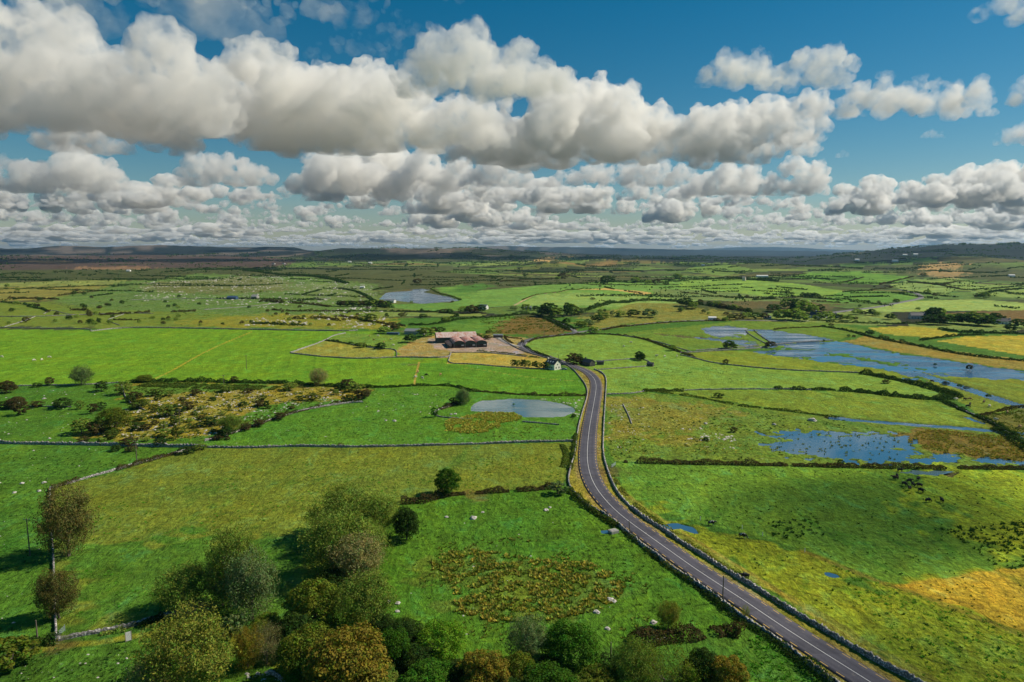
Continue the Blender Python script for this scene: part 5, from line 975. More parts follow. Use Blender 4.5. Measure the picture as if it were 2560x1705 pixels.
HEDGES = [
 ([(50, 1485), (90, 1480), (134, 1474)], 4, 2.2, 'dark', 'dark brambles at the left end of the white-topped wall', .9),
 ([(315, 1441), (353, 1427), (375, 1420)], 3, 1.8, 'dark', 'green brambles over the middle of the white-topped wall', .8),
 ([(175, 1468), (210, 1462), (290, 1449)], 2, 1.1, 'olive', 'low weeds under the white-topped wall', .7),
 ([(446, 1031), (396, 1045), (319, 1067), (260, 1083)], 2.4, 1.6, 'bramble', 'brambles over the curving wall on the left', .9),
 ([(180, 1104), (150, 1114), (120, 1124)], 2, 1.3, 'bramble', 'brambles at the top corner of the left boundary', .8),
 ([(118, 1128), (118, 1160), (120, 1200)], 2.2, 1.3, 'bramble', 'brown growth along the upper left boundary wall', .8),
 ([(470, 1013), (504, 1006), (554, 989), (621, 966), (700, 942), (791, 926)], 2.6, 1.5, 'bramble', 'brambles along the slanting scrub wall', .7),
 ([(290, 880), (319, 877), (436, 877), (571, 880), (672, 882), (791, 890), (852, 892)], 5, 2.4, 'dark', 'thick gorse hedge along the top of the scrub', 1.0),
 ([(330, 884), (436, 888), (571, 892), (640, 893)], 14, 1.4, 'gorse', 'wide low gorse band inside the scrub', .9),
 ([(842, 891), (899, 891), (950, 887), (1030, 886), (1060, 892), (1084, 900)], 2.5, 1.6, 'dark', 'dark hedge curving above the pond pasture', 1.),
 ([(1084, 900), (1117, 901), (1168, 906), (1252, 910), (1346, 910)], 2.2, 1.4, 'bramble', 'hedge between the pond pasture and the cottage field', .9),
 ([(1067, 922), (1037, 933), (1010, 942)], 3, 1.6, 'bramble', 'brambles down to the left rim of the pond', .9),
 ([(921, 1156), (950, 1155), (982, 1152), (1015, 1139), (1069, 1135)], 4, 2.0, 'bramble', 'ragged hedge between the tree belt and the round tree', .9),
 ([(1075, 1136), (1122, 1132), (1223, 1127), (1264, 1122), (1290, 1118)], 3, 1.9, 'bramble', 'low brown hedge from the round tree to the road corner', 1.),
 ([(1292, 1022), (1303, 1044), (1300, 1062), (1292, 1075)], 3, .9, 'gorse', 'brown hedge on the right end of the big olive field', .8),
 ([(1324, 1000), (1318, 1040), (1310, 1080)], 2.2, 1.5, 'gorse', 'scrubby growth on the upper left road wall', .8),
 ([(1308, 1128), (1332, 1150), (1345, 1163), (1376, 1184), (1420, 1213)], 3.0, 1.7, 'gorse', 'growth hiding the left road wall at the bend', .9),
 ([(1436, 1222), (1463, 1247), (1500, 1275), (1540, 1308), (1594, 1343)], 2.0, 1.1, 'gorse', 'thin growth at the foot of the near left road wall', .6),
 ([(1596, 1345), (1650, 1385), (1690, 1418), (1735, 1445), (1779, 1475), (1830, 1515), (1870, 1545), (1930, 1590)], 3.0, 1.4, 'dark', 'dark growth on the field side of the nearest left wall', .7),
 ([(1410, 1093), (1425, 1120), (1460, 1160), (1500, 1190), (1560, 1233), (1650, 1293), (1740, 1345)], 1.6, .9, 'gold', 'yellow weeds between the road and the right wall', .5),
 ([(1448, 1478), (1534, 1468), (1596, 1462), (1688, 1450), (1707, 1459)], 5, 2.4, 'bramble', 'brown bramble bank joining the near road wall', 1.),
 ([(1413, 1061), (1453, 1063), (1572, 1066), (1765, 1069), (1899, 1073), (2067, 1076), (2354, 1078), (2480, 1079)], 3.2, 1.6, 'bramble', 'long straight hedge below the blue flooded pasture', 1.),
 ([(1480, 900), (1504, 897), (1572, 900)], 4, 1.6, 'gorse', 'scrubby bank right of the road wall', .9),
 ([(1780, 894), (1865, 896), (1920, 897)], 4, 1.8, 'dark', 'dark hedge stretch on the wall across the right pastures', 1.),
 ([(1930, 897), (2000, 903), (2067, 912), (2134, 918), (2184, 917), (2201, 910)], 7, 2.6, 'dark', 'broad dark hedge leading to the pointed field corner', 1.1),
 ([(1980, 858), (2033, 868), (2084, 878), (2134, 891), (2184, 906), (2201, 910)], 7, 2.6, 'dark', 'thick dark hedge slanting down from the flood to the field corner', 1.1),
 ([(2160, 920), (2218, 946), (2285, 974), (2354, 1017), (2420, 1050)], 3.5, 1.8, 'dark', 'dark hedge on the ditch at the right edge', 1.),
 ([(2252, 957), (2302, 943), (2354, 935), (2420, 925)], 2.5, 1.2, 'bramble', 'thin hedge around the brown marsh at the right edge', .9),
 ([(1480, 898), (1563, 907), (1630, 918), (1697, 933), (1798, 943), (1865, 952), (1930, 960)], 3, 1.0, 'gorse', 'low grassy drain bank across the right pastures', .7),
 ([(2290, 985), (2330, 1010), (2354, 1030), (2400, 1055)], 6, 2.0, 'dark', 'dark growth where two drains meet at right', .9),
 ([(1213, 788), (1230, 779), (1262, 775), (1302, 771), (1330, 769), (1384, 768)], 2.6, 1.4, 'bramble', 'hedge beside the narrow road on the top of the round field', .9),
 ([(1384, 768), (1466, 775), (1540, 801), (1597, 822)], 3, 1.6, 'bramble', 'hedge on the far side of the round field', .9),
 ([(1206, 796), (1225, 808), (1250, 818), (1288, 832)], 2.4, 1.5, 'dark', 'hedge on the right side of the bending road', .9),
 ([(1097, 807), (1166, 812), (1209, 818), (1250, 824)], 2.2, 1.0, 'gorse', 'weeds between the yard and the hay field', .6),
 ([(749, 783), (782, 787), (835, 797), (880, 801)], 4, 2.0, 'dark', 'dark hedge across the small enclosures', .8),
 ([(1200, 780), (1165, 776), (1159, 772), (1166, 783), (1180, 790)], 2, 1.2, 'bramble', 'hedge round the hay patch by the side lane', .8),
 ([(940, 747), (980, 748), (1020, 742), (1060, 733), (1140, 730), (1200, 722), (1230, 722), (1270, 740), (1310, 760)], 5, 2.6, 'dark', 'hedge around the brown heath field behind the barns', 1.),
 ([(781, 716), (880, 716), (960, 716), (1020, 718), (1060, 725), (1030, 733)], 4, 2.2, 'dark', 'hedge below the lakeside fields', .9),
 ([(781, 727), (820, 733), (850, 740), (890, 745), (930, 750)], 5, 2.4, 'bramble', 'rough hedge left of the farm shed', .9),
 ([(781, 664), (830, 672), (870, 700)], 8, 3, 'dark', 'dark scrub strip left of the lake', .8),
 ([(870, 705), (890, 708), (905, 707)], 7, 5, 'dark', 'shelter belt beside the lakeside farm', 1.),
 ([(990, 664), (1010, 676), (1035, 680), (1060, 690)], 4, 1.8, 'gorse', 'rough bank on the right shore of the lake', .8),
 ([(1320, 722), (1345, 714), (1370, 706), (1400, 699), (1440, 694), (1500, 690), (1560, 694)], 9, 4, 'dark', 'dark hedge climbing over the ochre hump', 1.1),
 ([(1560, 694), (1600, 700), (1640, 704), (1700, 712), (1720, 716)], 9, 3.6, 'dark', 'dark hedge running off the ochre hump to the right', 1.),
 ([(1412, 753), (1453, 750), (1494, 745), (1563, 740), (1640, 738), (1700, 736)], 3, 1.4, 'bramble', 'hedge along the narrow road across the back of the flood', .8),
 ([(1384, 760), (1420, 752), (1440, 749)], 4, 1.8, 'bramble', 'hedge tuft at the road junction', .9),
 ([(1232, 724), (1262, 732), (1300, 746), (1322, 758)], 3, 2.0, 'dark', 'hedge along the lane toward the grove', .9),
 ([(1780, 758), (1800, 755), (1885, 752), (1890, 750)], 3, 1.2, 'bramble', 'thin hedge above the flooded field', .8),
 ([(1890, 751), (1920, 755), (1960, 763), (2000, 775), (2050, 785), (2120, 797), (2190, 812), (2260, 822), (2354, 830), (2500, 845)], 4, 2, 'dark', 'long dark hedge between the flood and the gold fields', 1.),
 ([(2116, 783), (2150, 778), (2200, 772), (2260, 770)], 4, 2.2, 'dark', 'dark hedge between the two gold fields', 1.),
 ([(2160, 757), (2200, 764), (2260, 766), (2354, 768), (2420, 770)], 7, 3, 'dark', 'dark double hedge behind the second gold field', 1.),
 ([(1900, 741), (1960, 742), (2000, 744), (2090, 745), (2150, 741)], 5, 2.5, 'dark', 'ragged hedge in front of the pink house', .8),
 ([(1563, 672), (1600, 676), (1664, 683), (1740, 686), (1800, 689), (1850, 692), (1950, 697)], 4, 2.2, 'bramble', 'thin hedge across the sage-green fields', .8),
 ([(1725, 691), (1760, 688), (1780, 687)], 6, 3, 'dark', 'short dark hedge below the umbrella trees', 1.),
 ([(1563, 642), (1640, 640), (1700, 643), (1790, 648)], 8, 4, 'dark', 'dark tree line at the top of the pale green fields', 1.),
 ([(1740, 645), (1765, 645), (1792, 646)], 10, 7, 'dark', 'dense dark spinney at the top of the pale green fields', 1.2),
 ([(1840, 637), (1870, 639), (1907, 641)], 6, 3, 'dark', 'dark hedge on the high green field', 1.),
 ([(1640, 623), (1690, 626), (1730, 624)], 10, 5, 'dark', 'dark tree clump behind the high right fields', 1.),
 ([(1936, 650), (1960, 644), (1985, 638)], 4, 2.4, 'bramble', 'slanting hedge left on the high green hill', .9),
 ([(2023, 655), (2050, 648), (2075, 642), (2100, 636)], 5, 3, 'bramble', 'slanting hedge on the right side of the high green hill', 1.),
 ([(2085, 646), (2120, 652), (2165, 656), (2200, 664), (2220, 667)], 5, 2.6, 'bramble', 'hedge crossing the high pale field at right', .9),
 ([(2165, 656), (2190, 648), (2215, 647)], 4, 2.4, 'bramble', 'short hedge spur on the high pale field', .9),
 ([(2244, 683), (2262, 675), (2300, 668), (2354, 664)], 6, 3, 'dark', 'curved dark hedge at the right edge of the far fields', 1.),
 ([(2000, 667), (2060, 660), (2030, 658)], 4, 2, 'bramble', 'hedge under the high green hill', .8),
 ([(1100, 635), (1140, 636), (1200, 641), (1240, 641)], 6, 3, 'dark', 'dark hedge in the far centre fields', .9),
 ([(1150, 648), (1190, 644), (1240, 642), (1300, 641)], 5, 2.5, 'bramble', 'hedge in the far centre fields below the dark one', .9),
 ([(1400, 648), (1440, 650), (1500, 646), (1562, 641)], 7, 3.5, 'dark', 'tree line left of the pale green fields', 1.),
 ([(1330, 652), (1370, 655), (1480, 655), (1560, 655)], 4, 2, 'bramble', 'hedge behind the tan wedge field', .9),
 ([(1200, 690), (1225, 679), (1250, 675), (1300, 670), (1340, 663)], 3, 1.4, 'gorse', 'verge of the track climbing to the tan wedge', .6),
 ([(0, 665), (60, 664), (130, 661), (220, 657), (285, 655)], 5, 2.5, 'dark', 'hedge under the pale strip at the far left', .9),
 ([(20, 686), (80, 687), (134, 688)], 7, 3, 'bramble', 'dark brambles in the far left ochre grass', 1.),
 ([(134, 680), (180, 674), (230, 669)], 5, 2.5, 'bramble', 'faint slanting hedge in the far left grass', .9),
 ([(228, 725), (260, 723), (300, 721), (345, 719)], 6, 3, 'bramble', 'brown brambles on the second wall at far left', 1.),
 ([(160, 714), (180, 713), (200, 714)], 6, 4, 'bramble', 'brown bush clump above the second wall at far left', 1.),
 ([(255, 736), (290, 736), (320, 736)], 4, 2, 'bramble', 'small bramble strip in the far left rough grass', .9),
 ([(390, 718), (420, 717), (450, 716)], 5, 2.5, 'bramble', 'bramble strip left of the yellow rough grass', .9),
 ([(595, 694), (620, 693), (650, 697)], 8, 4, 'bramble', 'dark clump beside the little stone hut', 1.),
 ([(670, 697), (720, 700), (760, 706)], 7, 3, 'bramble', 'dark clump on the right of the stony slope', .9),
 ([(580, 744), (620, 745), (650, 747), (700, 749)], 7, 3, 'dark', 'dark bramble clump above the wall of the big field', 1.),
 ([(625, 713), (680, 716), (740, 716), (790, 716)], 5, 2.6, 'bramble', 'bramble line above the yellow rough grass', .8),
 ([(670, 732), (700, 734), (740, 730), (780, 738)], 7, 3, 'bramble', 'bramble patches right of the yellow rough grass', .8),
 ([(560, 622), (620, 630), (700, 634), (760, 642), (800, 652)], 14, 6, 'dark', 'long dark wood behind the stony slope', .9),
 ([(430, 621), (500, 620), (580, 617), (640, 615)], 14, 5, 'dark', 'dark thicket at the edge of the bog', .9),
]
for D, wd, ht, cl, lb, de in HEDGES: hedge(D, wd, ht, cl, lb, dens=de, gap=(-.38 if 'low' in lb or 'thin' in lb or 'bramb' in lb or 'weed' in lb else -9))
# far-off hedgerows between the small fields, too many to tell apart
def far_hedges():
    rs = np.random.RandomState(8); Cs = []; Ns = []; Ss = []
    for _ in range(620):
        r = rs.uniform(1150, 6500)**1.0; th = rs.uniform(-.75, .75); x, y = r*math.sin(th), r*math.cos(th)
        if math.hypot(x+60, y-1290) < 260 or (x < -700 and y > 2600): continue
        a = rs.choice([0, math.pi/2])+rs.normal()*.25+.35*math.sin(x/700); L = rs.uniform(60, 260)*(1 if abs(math.sin(a)) < .6 else .6)
        s = max(2.0, r*.0011); n = int(L/s*4); t = rs.rand(n)*L-L/2; px = x+np.cos(a)*t+4*n2(t+x, t*0+y, 60); py = y+np.sin(a)*t+6*n2(t+x, t*0+y, 50, 2)
        hh = s*(.8+.8*rs.rand(n)); Cs.append(np.stack([px+rs.randn(n)*s*.3, py+rs.randn(n)*s*.3, relief(px, py)+hh*rs.rand(n)], 1)); q = sphere_pts(n, rs); q[:, 2] = np.abs(q[:, 2]); Ns.append(q); Ss.append(np.full(n, s*1.3))
    C = np.concatenate(Cs); V, Fq, lv = leaf_quads(C, np.concatenate(Ns), np.concatenate(Ss), rs)
    o = mesh_np('distant_hedgerows', V, Fq, M['leaf'], attrs={'lv': lv}); o.color = LC['dark']; tag(o, 'distant network of dark hedgerows between small far-off fields', 'hedgerows', kind='stuff')
    Cs = []; Ss = []
    for _ in range(5200):
        r = rs.uniform(1100, 7500); th = rs.uniform(-.75, .75); x, y = r*math.sin(th), r*math.cos(th)
        if n2([x], [y], 600, 8.2)[0] < (-.02 if x < 400 else .16) or math.hypot(x+60, y-1290) < 240: continue
        s = max(2.2, r*.0012); n = rs.randint(3, 9); q = rs.randn(n, 3)*np.array([s*1.6, s, s*.5]); q[:, 2] = np.abs(q[:, 2])+s*.3
        Cs.append(q+np.array([x, y, gz(x, y)])); Ss.append(np.full(n, s*1.5))
    C = np.concatenate(Cs); q = sphere_pts(len(C), rs); q[:, 2] = np.abs(q[:, 2]); V, Fq, lv = leaf_quads(C, q, np.concatenate(Ss), rs)
    o = mesh_np('distant_scrub', V, Fq, M['leaf'], attrs={'lv': lv}); o.color = LC['dark']; tag(o, 'dark scrub and woodland massed over the far plain', 'scrub', kind='stuff')
far_hedges()

# ------------------------------------------------------------ rushes, tufts and loose stones
def rand_in(P, n, rs, thr=None, sc_=9.):
    out = []; x0, y0 = P.min(0); x1, y1 = P.max(0); tot = 0
    while tot < n:
        q = np.stack([rs.uniform(x0, x1, n*3), rs.uniform(y0, y1, n*3)], 1); m = inside(q[:, 0], q[:, 1], P)
        if thr is not None: m &= (n2(q[:, 0], q[:, 1], sc_, 1.7) > thr)
        out.append(q[m]); tot += m.sum()
    return np.concatenate(out)[:n]
def tufts(name, D, n, size, ht, colr, label, thr=None, sc_=9., seed=0, blades=11):
    rs = np.random.RandomState(seed+n); q = rand_in(hits(D)[:, :2], n, rs, thr, sc_); b = basin(q[:, 0], q[:, 1]); z = relief(q[:, 0], q[:, 1])-.25*b-.05
    s = size*(.4+.8*rs.rand(n)**1.5)*.72; h = ht*(.5+.8*rs.rand(n))*.8; Vs = []; lvs = []
    for k in range(blades):
        th = rs.rand(n)*2*math.pi; o = .35*s*rs.rand(n); bx = q[:, 0]+np.cos(th)*o; by = q[:, 1]+np.sin(th)*o; w_ = s*.22
        V = np.zeros((n, 3, 3)); V[:, 0] = np.stack([bx-np.sin(th)*w_, by+np.cos(th)*w_, z], 1); V[:, 1] = np.stack([bx+np.sin(th)*w_, by-np.cos(th)*w_, z], 1)
        V[:, 2] = np.stack([bx+np.cos(th)*s*.45, by+np.sin(th)*s*.45, z+h*(.6+.4*rs.rand(n))], 1); Vs.append(V); lvs.append(np.repeat(rs.rand(n), 3))
    V = np.concatenate(Vs).reshape(-1, 3); o = mesh_np(name, V, np.arange(len(V)).reshape(-1, 3), M['leaf'], attrs={'lv': np.concatenate(lvs)}); o.color = LC[colr]; tag(o, label, name.replace('_', ' '), kind='stuff')
LC['rush'] = lc((150, 138, 66), 1.6); LC['rushdark'] = lc((104, 108, 48), 1.3); LC['tuft'] = lc((64, 88, 40), 1.2); LC['reed'] = lc((132, 116, 60), 1.4); LC['grassy'] = lc((84, 132, 40))
RP = FIELDS[[f[0] for f in FIELDS].index('rushes')][4]
tufts('rushes', RP, 1300, 1.6, .85, 'rush', 'tawny rush tussocks covering the wet patch in the near field', -.10, 3.5)
tufts('rushes', RP, 1100, 1.4, .8, 'rushdark', 'darker green rush tussocks in the wet patch of the near field', -.15, 3.5, 1)
tufts('rushes', [(960, 1250), (1200, 1235), (1420, 1290), (1560, 1400), (1620, 1440), (1440, 1470), (1300, 1440), (1130, 1480), (980, 1420)], 420, 1.3, .7, 'rushdark', 'scattered tussocks around the rushy patch', .0, 12, 2)
tufts('rushes', [(1030, 965), (1117, 947), (1184, 949), (1200, 958), (1190, 968), (1150, 972), (1148, 990), (1080, 998), (1025, 990), (1022, 972)], 1300, 2.1, 1.1, 'rush', 'brown reed bed at the lower left of the pond', -.5, 8, 3)
tufts('rushes', [(1080, 996), (1200, 975), (1300, 985), (1300, 1005), (1080, 1012)], 60, 1.6, .7, 'rushdark', 'few dark tussocks between pond and wall', None, 9, 4)
tufts('rushes', [(2080, 1000), (2130, 986), (2300, 1002), (2420, 1050), (2420, 1072), (2340, 1060), (2150, 1038), (2095, 1020)], 1100, 1.7, 1.0, 'reed', 'brown rush bed at the right end of the flooded pasture', -.25, 9, 5)
tufts('rushes', [(2252, 958), (2354, 936), (2500, 940), (2500, 1060), (2354, 1018)], 900, 1.8, .9, 'rushdark', 'rushes of the marsh at the right edge', -.2, 9, 6)
tufts('rushes', [(1780, 985), (2090, 995), (2110, 1050), (2000, 1065), (1760, 1050), (1720, 1010)], 130, 1.6, .7, 'rushdark', 'tussocks standing in the blue floodwater', None, 9, 7)
tufts('rushes', [(1400, 985), (1540, 960), (1700, 960), (1740, 1040), (1560, 1050), (1430, 1045)], 420, 1.5, .6, 'rush', 'straw tussocks in the rough pasture right of the road', -.05, 14, 8)
tufts('rushes', [(1100, 735), (1200, 725), (1250, 732), (1305, 757), (1290, 766), (1130, 766)], 700, 3.0, 1.2, 'rushdark', 'dark heather and rushes of the heath field', -.1, 25, 9)
tufts('tufts', [(1440, 1075), (2354, 1085), (2500, 1090), (2500, 1560), (2250, 1600), (1650, 1260)], 650, 1.0, .5, 'tuft', 'small dark tufts dotted over the near right pasture', None, 40, 10)
tufts('tufts', [(1770, 1200), (1880, 1190), (1900, 1235), (1760, 1240)], 48, 1.9, .8, 'tuft', 'cluster of dark rush clumps in the middle of the right pasture', None, 9, 11)
tufts('tufts', [(2160, 1215), (2354, 1200), (2520, 1200), (2520, 1330), (2350, 1310), (2290, 1300)], 420, 1.7, .85, 'tuft', 'dense dark clumps at the right edge of the near pasture', None, 16, 12)
tufts('tufts', [(0, 1035), (430, 1032), (120, 1130), (120, 1460), (-60, 1480), (-60, 1035)], 500, 1.2, .5, 'tuft', 'dark tufts over the far left pasture', None, 16, 13)
tufts('tufts', [(130, 1180), (700, 1060), (1290, 1040), (1280, 1115), (900, 1150), (720, 1300), (640, 1440), (140, 1460)], 900, 1.2, .4, 'grassy', 'light tufts over the big olive field', -.05, 20, 14)
tufts('tufts', [(870, 1240), (930, 1170), (1290, 1125), (1640, 1385), (1440, 1470), (1000, 1400)], 500, 1.0, .4, 'tuft', 'tufts over the near middle field', None, 14, 15)
tufts('tufts', [(850, 895), (1050, 892), (990, 960), (1000, 1015), (560, 1020)], 330, 1.3, .45, 'tuft', 'small tufts over the pond pasture', None, 20, 16)
tufts('tufts', [(1400, 915), (1930, 965), (2050, 985), (1750, 990), (1720, 1060), (1400, 1055)], 420, 1.6, .6, 'tuft', 'dark tufts in the rough pasture right of the road', -.1, 16, 17)
tufts('tufts', [(0, 1500), (400, 1470), (500, 1500), (600, 1560), (500, 1640), (0, 1660)], 500, 1.1, .5, 'tuft', 'rough weeds under the grassy track', -.2, 8, 18)
tufts('tufts', [(1710, 1470), (1760, 1462), (1900, 1580), (1800, 1640), (1650, 1560)], 260, 1.1, .5, 'grassy', 'thistly tufts in the bottom field beside the road', -.2, 8, 19)
tufts('tufts', [(300, 890), (840, 895), (780, 922), (480, 1008), (200, 1008), (290, 930)], 1600, 2.0, .8, 'gorse', 'low heather and gorse clumps of the scrub field', -.05, 7, 20)
tufts('tufts', [(1900, 1290), (2062, 1350), (2354, 1455), (2600, 1560), (2400, 1650), (2100, 1545)], 500, 1.1, .35, 'grassy', 'green tufts over the yellow-green foreground field', None, 10, 21)
tufts('tufts', [(1396, 800), (1580, 815), (1900, 870), (2130, 900), (1560, 895), (1400, 905)], 200, 1.5, .4, 'tuft', 'sparse tufts over the round field', .1, 30, 22)
def stones(D, n, size, label, thr=None, sc_=9., seed=0):
    rs = np.random.RandomState(seed+n); q = rand_in(hits(D)[:, :2], n, rs, thr, sc_); q = q[basin(q[:, 0], q[:, 1]) < .1]; n = len(q); z = relief(q[:, 0], q[:, 1]); s = size*(.25+.9*rs.rand(n)**3)
    iv = np.array([(1, 0, 0), (.3, .9, 0), (-.8, .6, 0), (-.8, -.6, 0), (.3, -.9, 0), (.1, 0, 1.0)]); V = iv[None]*(.7+.6*rs.rand(n, 6, 1)); th = rs.rand(n)*6.3
    c, s_ = np.cos(th)[:, None], np.sin(th)[:, None]; X = V[:, :, 0]*c-V[:, :, 1]*s_; Y = V[:, :, 0]*s_+V[:, :, 1]*c
    V = np.stack([q[:, 0:1]+X*s[:, None]*.7, q[:, 1:2]+Y*s[:, None]*.5, z[:, None]+V[:, :, 2]*s[:, None]*.45-.03], 2).reshape(-1, 3)
    f = np.array([(0, 1, 5), (1, 2, 5), (2, 3, 5), (3, 4, 5), (4, 0, 5)]); Fc = (f[None]+(np.arange(n)*6)[:, None, None]).reshape(-1, 3)
    tag(mesh_np('loose_stones', V, Fc, M['stone']), label, 'stones', kind='stuff')
stones([(190, 1000), (300, 930), (480, 900), (780, 900), (820, 915), (620, 958), (480, 1006), (250, 1010)], 1100, 1.2, 'pale limestone rubble of the scrub field', .02, 9, 1)
stones([(300, 690), (330, 650), (560, 628), (860, 655), (870, 690), (640, 710)], 2000, 3.4, 'white rocks strewn over the stony slope', .0, 30, 2)
stones([(560, 735), (870, 700), (900, 755), (560, 752)], 500, 3.2, 'stones in the yellow rough grass', 0, 30, 3)
stones([(0, 1030), (430, 1032), (120, 1130), (110, 1470), (-60, 1480), (-60, 1035)], 60, .7, 'small stones in the far left pasture', None, 9, 4)
stones([(0, 900), (270, 890), (280, 1010), (0, 1012)], 90, 1.0, 'small stones in the upper left pasture', .1, 14, 5)
stones([(1240, 915), (1340, 915), (1330, 960), (1250, 935)], 110, 1.1, 'white stones between pond and road wall', None, 9, 6)
stones([(1400, 920), (1470, 915), (1500, 990), (1480, 1040), (1400, 1035)], 130, .9, 'white stones right of the road wall', .0, 9, 7)
stones([(1560, 985), (1680, 980), (1700, 1030), (1580, 1035)], 80, 1.2, 'white stones in the rough pasture', .05, 12, 8)
stones([(870, 900), (1020, 900), (1000, 960), (760, 965)], 60, 1.0, 'stones in the pond pasture', .1, 14, 9)
stones([(880, 1250), (1290, 1140), (1500, 1440), (1000, 1480)], 40, .6, 'stones in the near middle field', None, 9, 10)
stones([(0, 1510), (420, 1490), (560, 1560), (300, 1640), (0, 1640)], 80, .6, 'stones in the bottom left corner', None, 9, 11)
stones([(560, 1540), (640, 1545), (670, 1590), (600, 1620)], 60, 1.0, 'tumbled stones beside the wheel ruts', None, 9, 12)
# boulders one can point to
bm = bmesh.new(); bmesh.ops.create_icosphere(bm, subdivisions=3, radius=1)
for v in bm.verts:
    a = pn(np.array([v.co[:]])*1.1+.3)[0]; v.co *= 1+.45*a; v.co.z *= .6
boul = bpy.data.meshes.new('boulder'); bm.to_mesh(boul); bm.free(); boul.materials.append(M['stone'])
BOUL = [((1088, 1192), 1.5, 'large pale boulder alone in the near middle field'), ((1027, 1189), .8, 'small pale boulder left of the large one in the near middle field'), ((1255, 1173), 1.1, 'twin-lumped boulder near the top of the near middle field'), ((1264, 1167), .7, 'flat stone just above the twin-lumped boulder'),
 ((1110, 1178), .7, 'little stone above the large pale boulder'), ((1402, 1380), 1.2, 'white boulder at the right end of the rushes'), ((1411, 1383), .9, 'second white boulder touching the one at the end of the rushes'), ((1372, 1408), 1.0, 'white stone below the rushes'), ((1502, 1432), 1.0, 'round stone left of the sapling'), ((1397, 1446), .8, 'stone above the big dark round tree'),
 ((1868, 967), 2.6, 'huge white boulder on the bank of the flooded pasture'), ((1780, 976), 1.2, 'smaller boulder left of the huge white one'), ((1622, 974), 1.2, 'grey boulder in the rough pasture right of the road'), ((915, 1387), .8, 'white stone right of the tree belt'), ((893, 1384), .7, 'white stone at the edge of the tree belt'), ((914, 1406), .7, 'lower white stone right of the tree belt'),
 ((50, 1112), 1.0, 'white boulder upper one in the far left pasture'), ((101, 1110), 1.0, 'white boulder next to the boundary wall corner'), ((90, 1129), .9, 'white boulder below the boundary wall corner'), ((33, 1133), .9, 'white boulder lowest in the far left pasture'), ((1037, 953), 1.0, 'white stone inside the hooked wall'), ((1047, 952), 1.1, 'second white stone inside the hooked wall'), ((907, 968), 1.3, 'pair-like pale boulder in the pond pasture'), ((887, 967), .9, 'pale boulder left of the pair-like one'), ((101, 917), 1.3, 'grey boulder in the upper left pasture')]
for D, s, lb in BOUL:
    p = hit(*D); o = bpy.data.objects.new('boulder', boul); COL.objects.link(o); o.location = (p.x, p.y, gz(p.x, p.y)+.1*s); o.scale = (s*.8, s*.7, s*.7); o.rotation_euler = (0, 0, D[0]); tag(o, lb, 'boulder')

# ------------------------------------------------------------ buildings
def rust_mat(name, c1, c2, lo=.4, hi=.6, ribs=True):
    t = NT(name); P = t.obj(); a = t.noise(t.n('Mapping', {0: P, 3: (1, .18, .5)}).outputs[0], .9, 5, .65); b = t.noise(P, .25, 3)
    c = t.mix(t.ramp(t.math('ADD', a, t.math('MULTIPLY', t.math('SUBTRACT', b, .5), .7)), lo, hi), tuple(c1), tuple(c2)); c = t.bright(c, t.rng(t.noise(P, 3, 3), .3, .7, .8, 1.2))
    w_ = t.n('TexWave', {'Vector': P, 'Scale': 1.6}).outputs[1]; t.surf(c, .65, w_, .4, .05); return t.m
M['rust'] = rust_mat('rusty_iron', (.50, .38, .33), (.46, .13, .08)); M['rustpale'] = rust_mat('weathered_iron', (.62, .50, .44), (.50, .24, .17), .42, .62); M['rustdark'] = rust_mat('rust_walls', (.09, .05, .04), (.05, .045, .045))
M['greenpaint'] = simple('green_sheeting', (.045, .075, .06), .6, .25); M['cream'] = simple('cream_render', (.84, .78, .64), .85, .08); M['whitewash'] = simple('whitewash', (.75, .73, .69), .85, .08); M['pink'] = simple('pink_render', (.66, .52, .44), .85, .08)
M['slate'] = simple('slate', (.045, .05, .06), .55, .3, 3); M['glass'] = simple('glass', (.03, .04, .05), .1, .1, spec=.6); M['darkwood'] = simple('dark_wood', (.05, .04, .03), .8); M['concrete'] = simple('concrete', (.36, .34, .31), .9); M['ruin'] = wall_mat('old_masonry', (.12, .11, .10), (.30, .27, .24))
M['bluetin'] = simple('blue_sheeting', (.05, .09, .17), .5); M['greytin'] = simple('grey_sheeting', (.20, .22, .23), .55, .3)
def to_local(root, ob): ob.parent = root
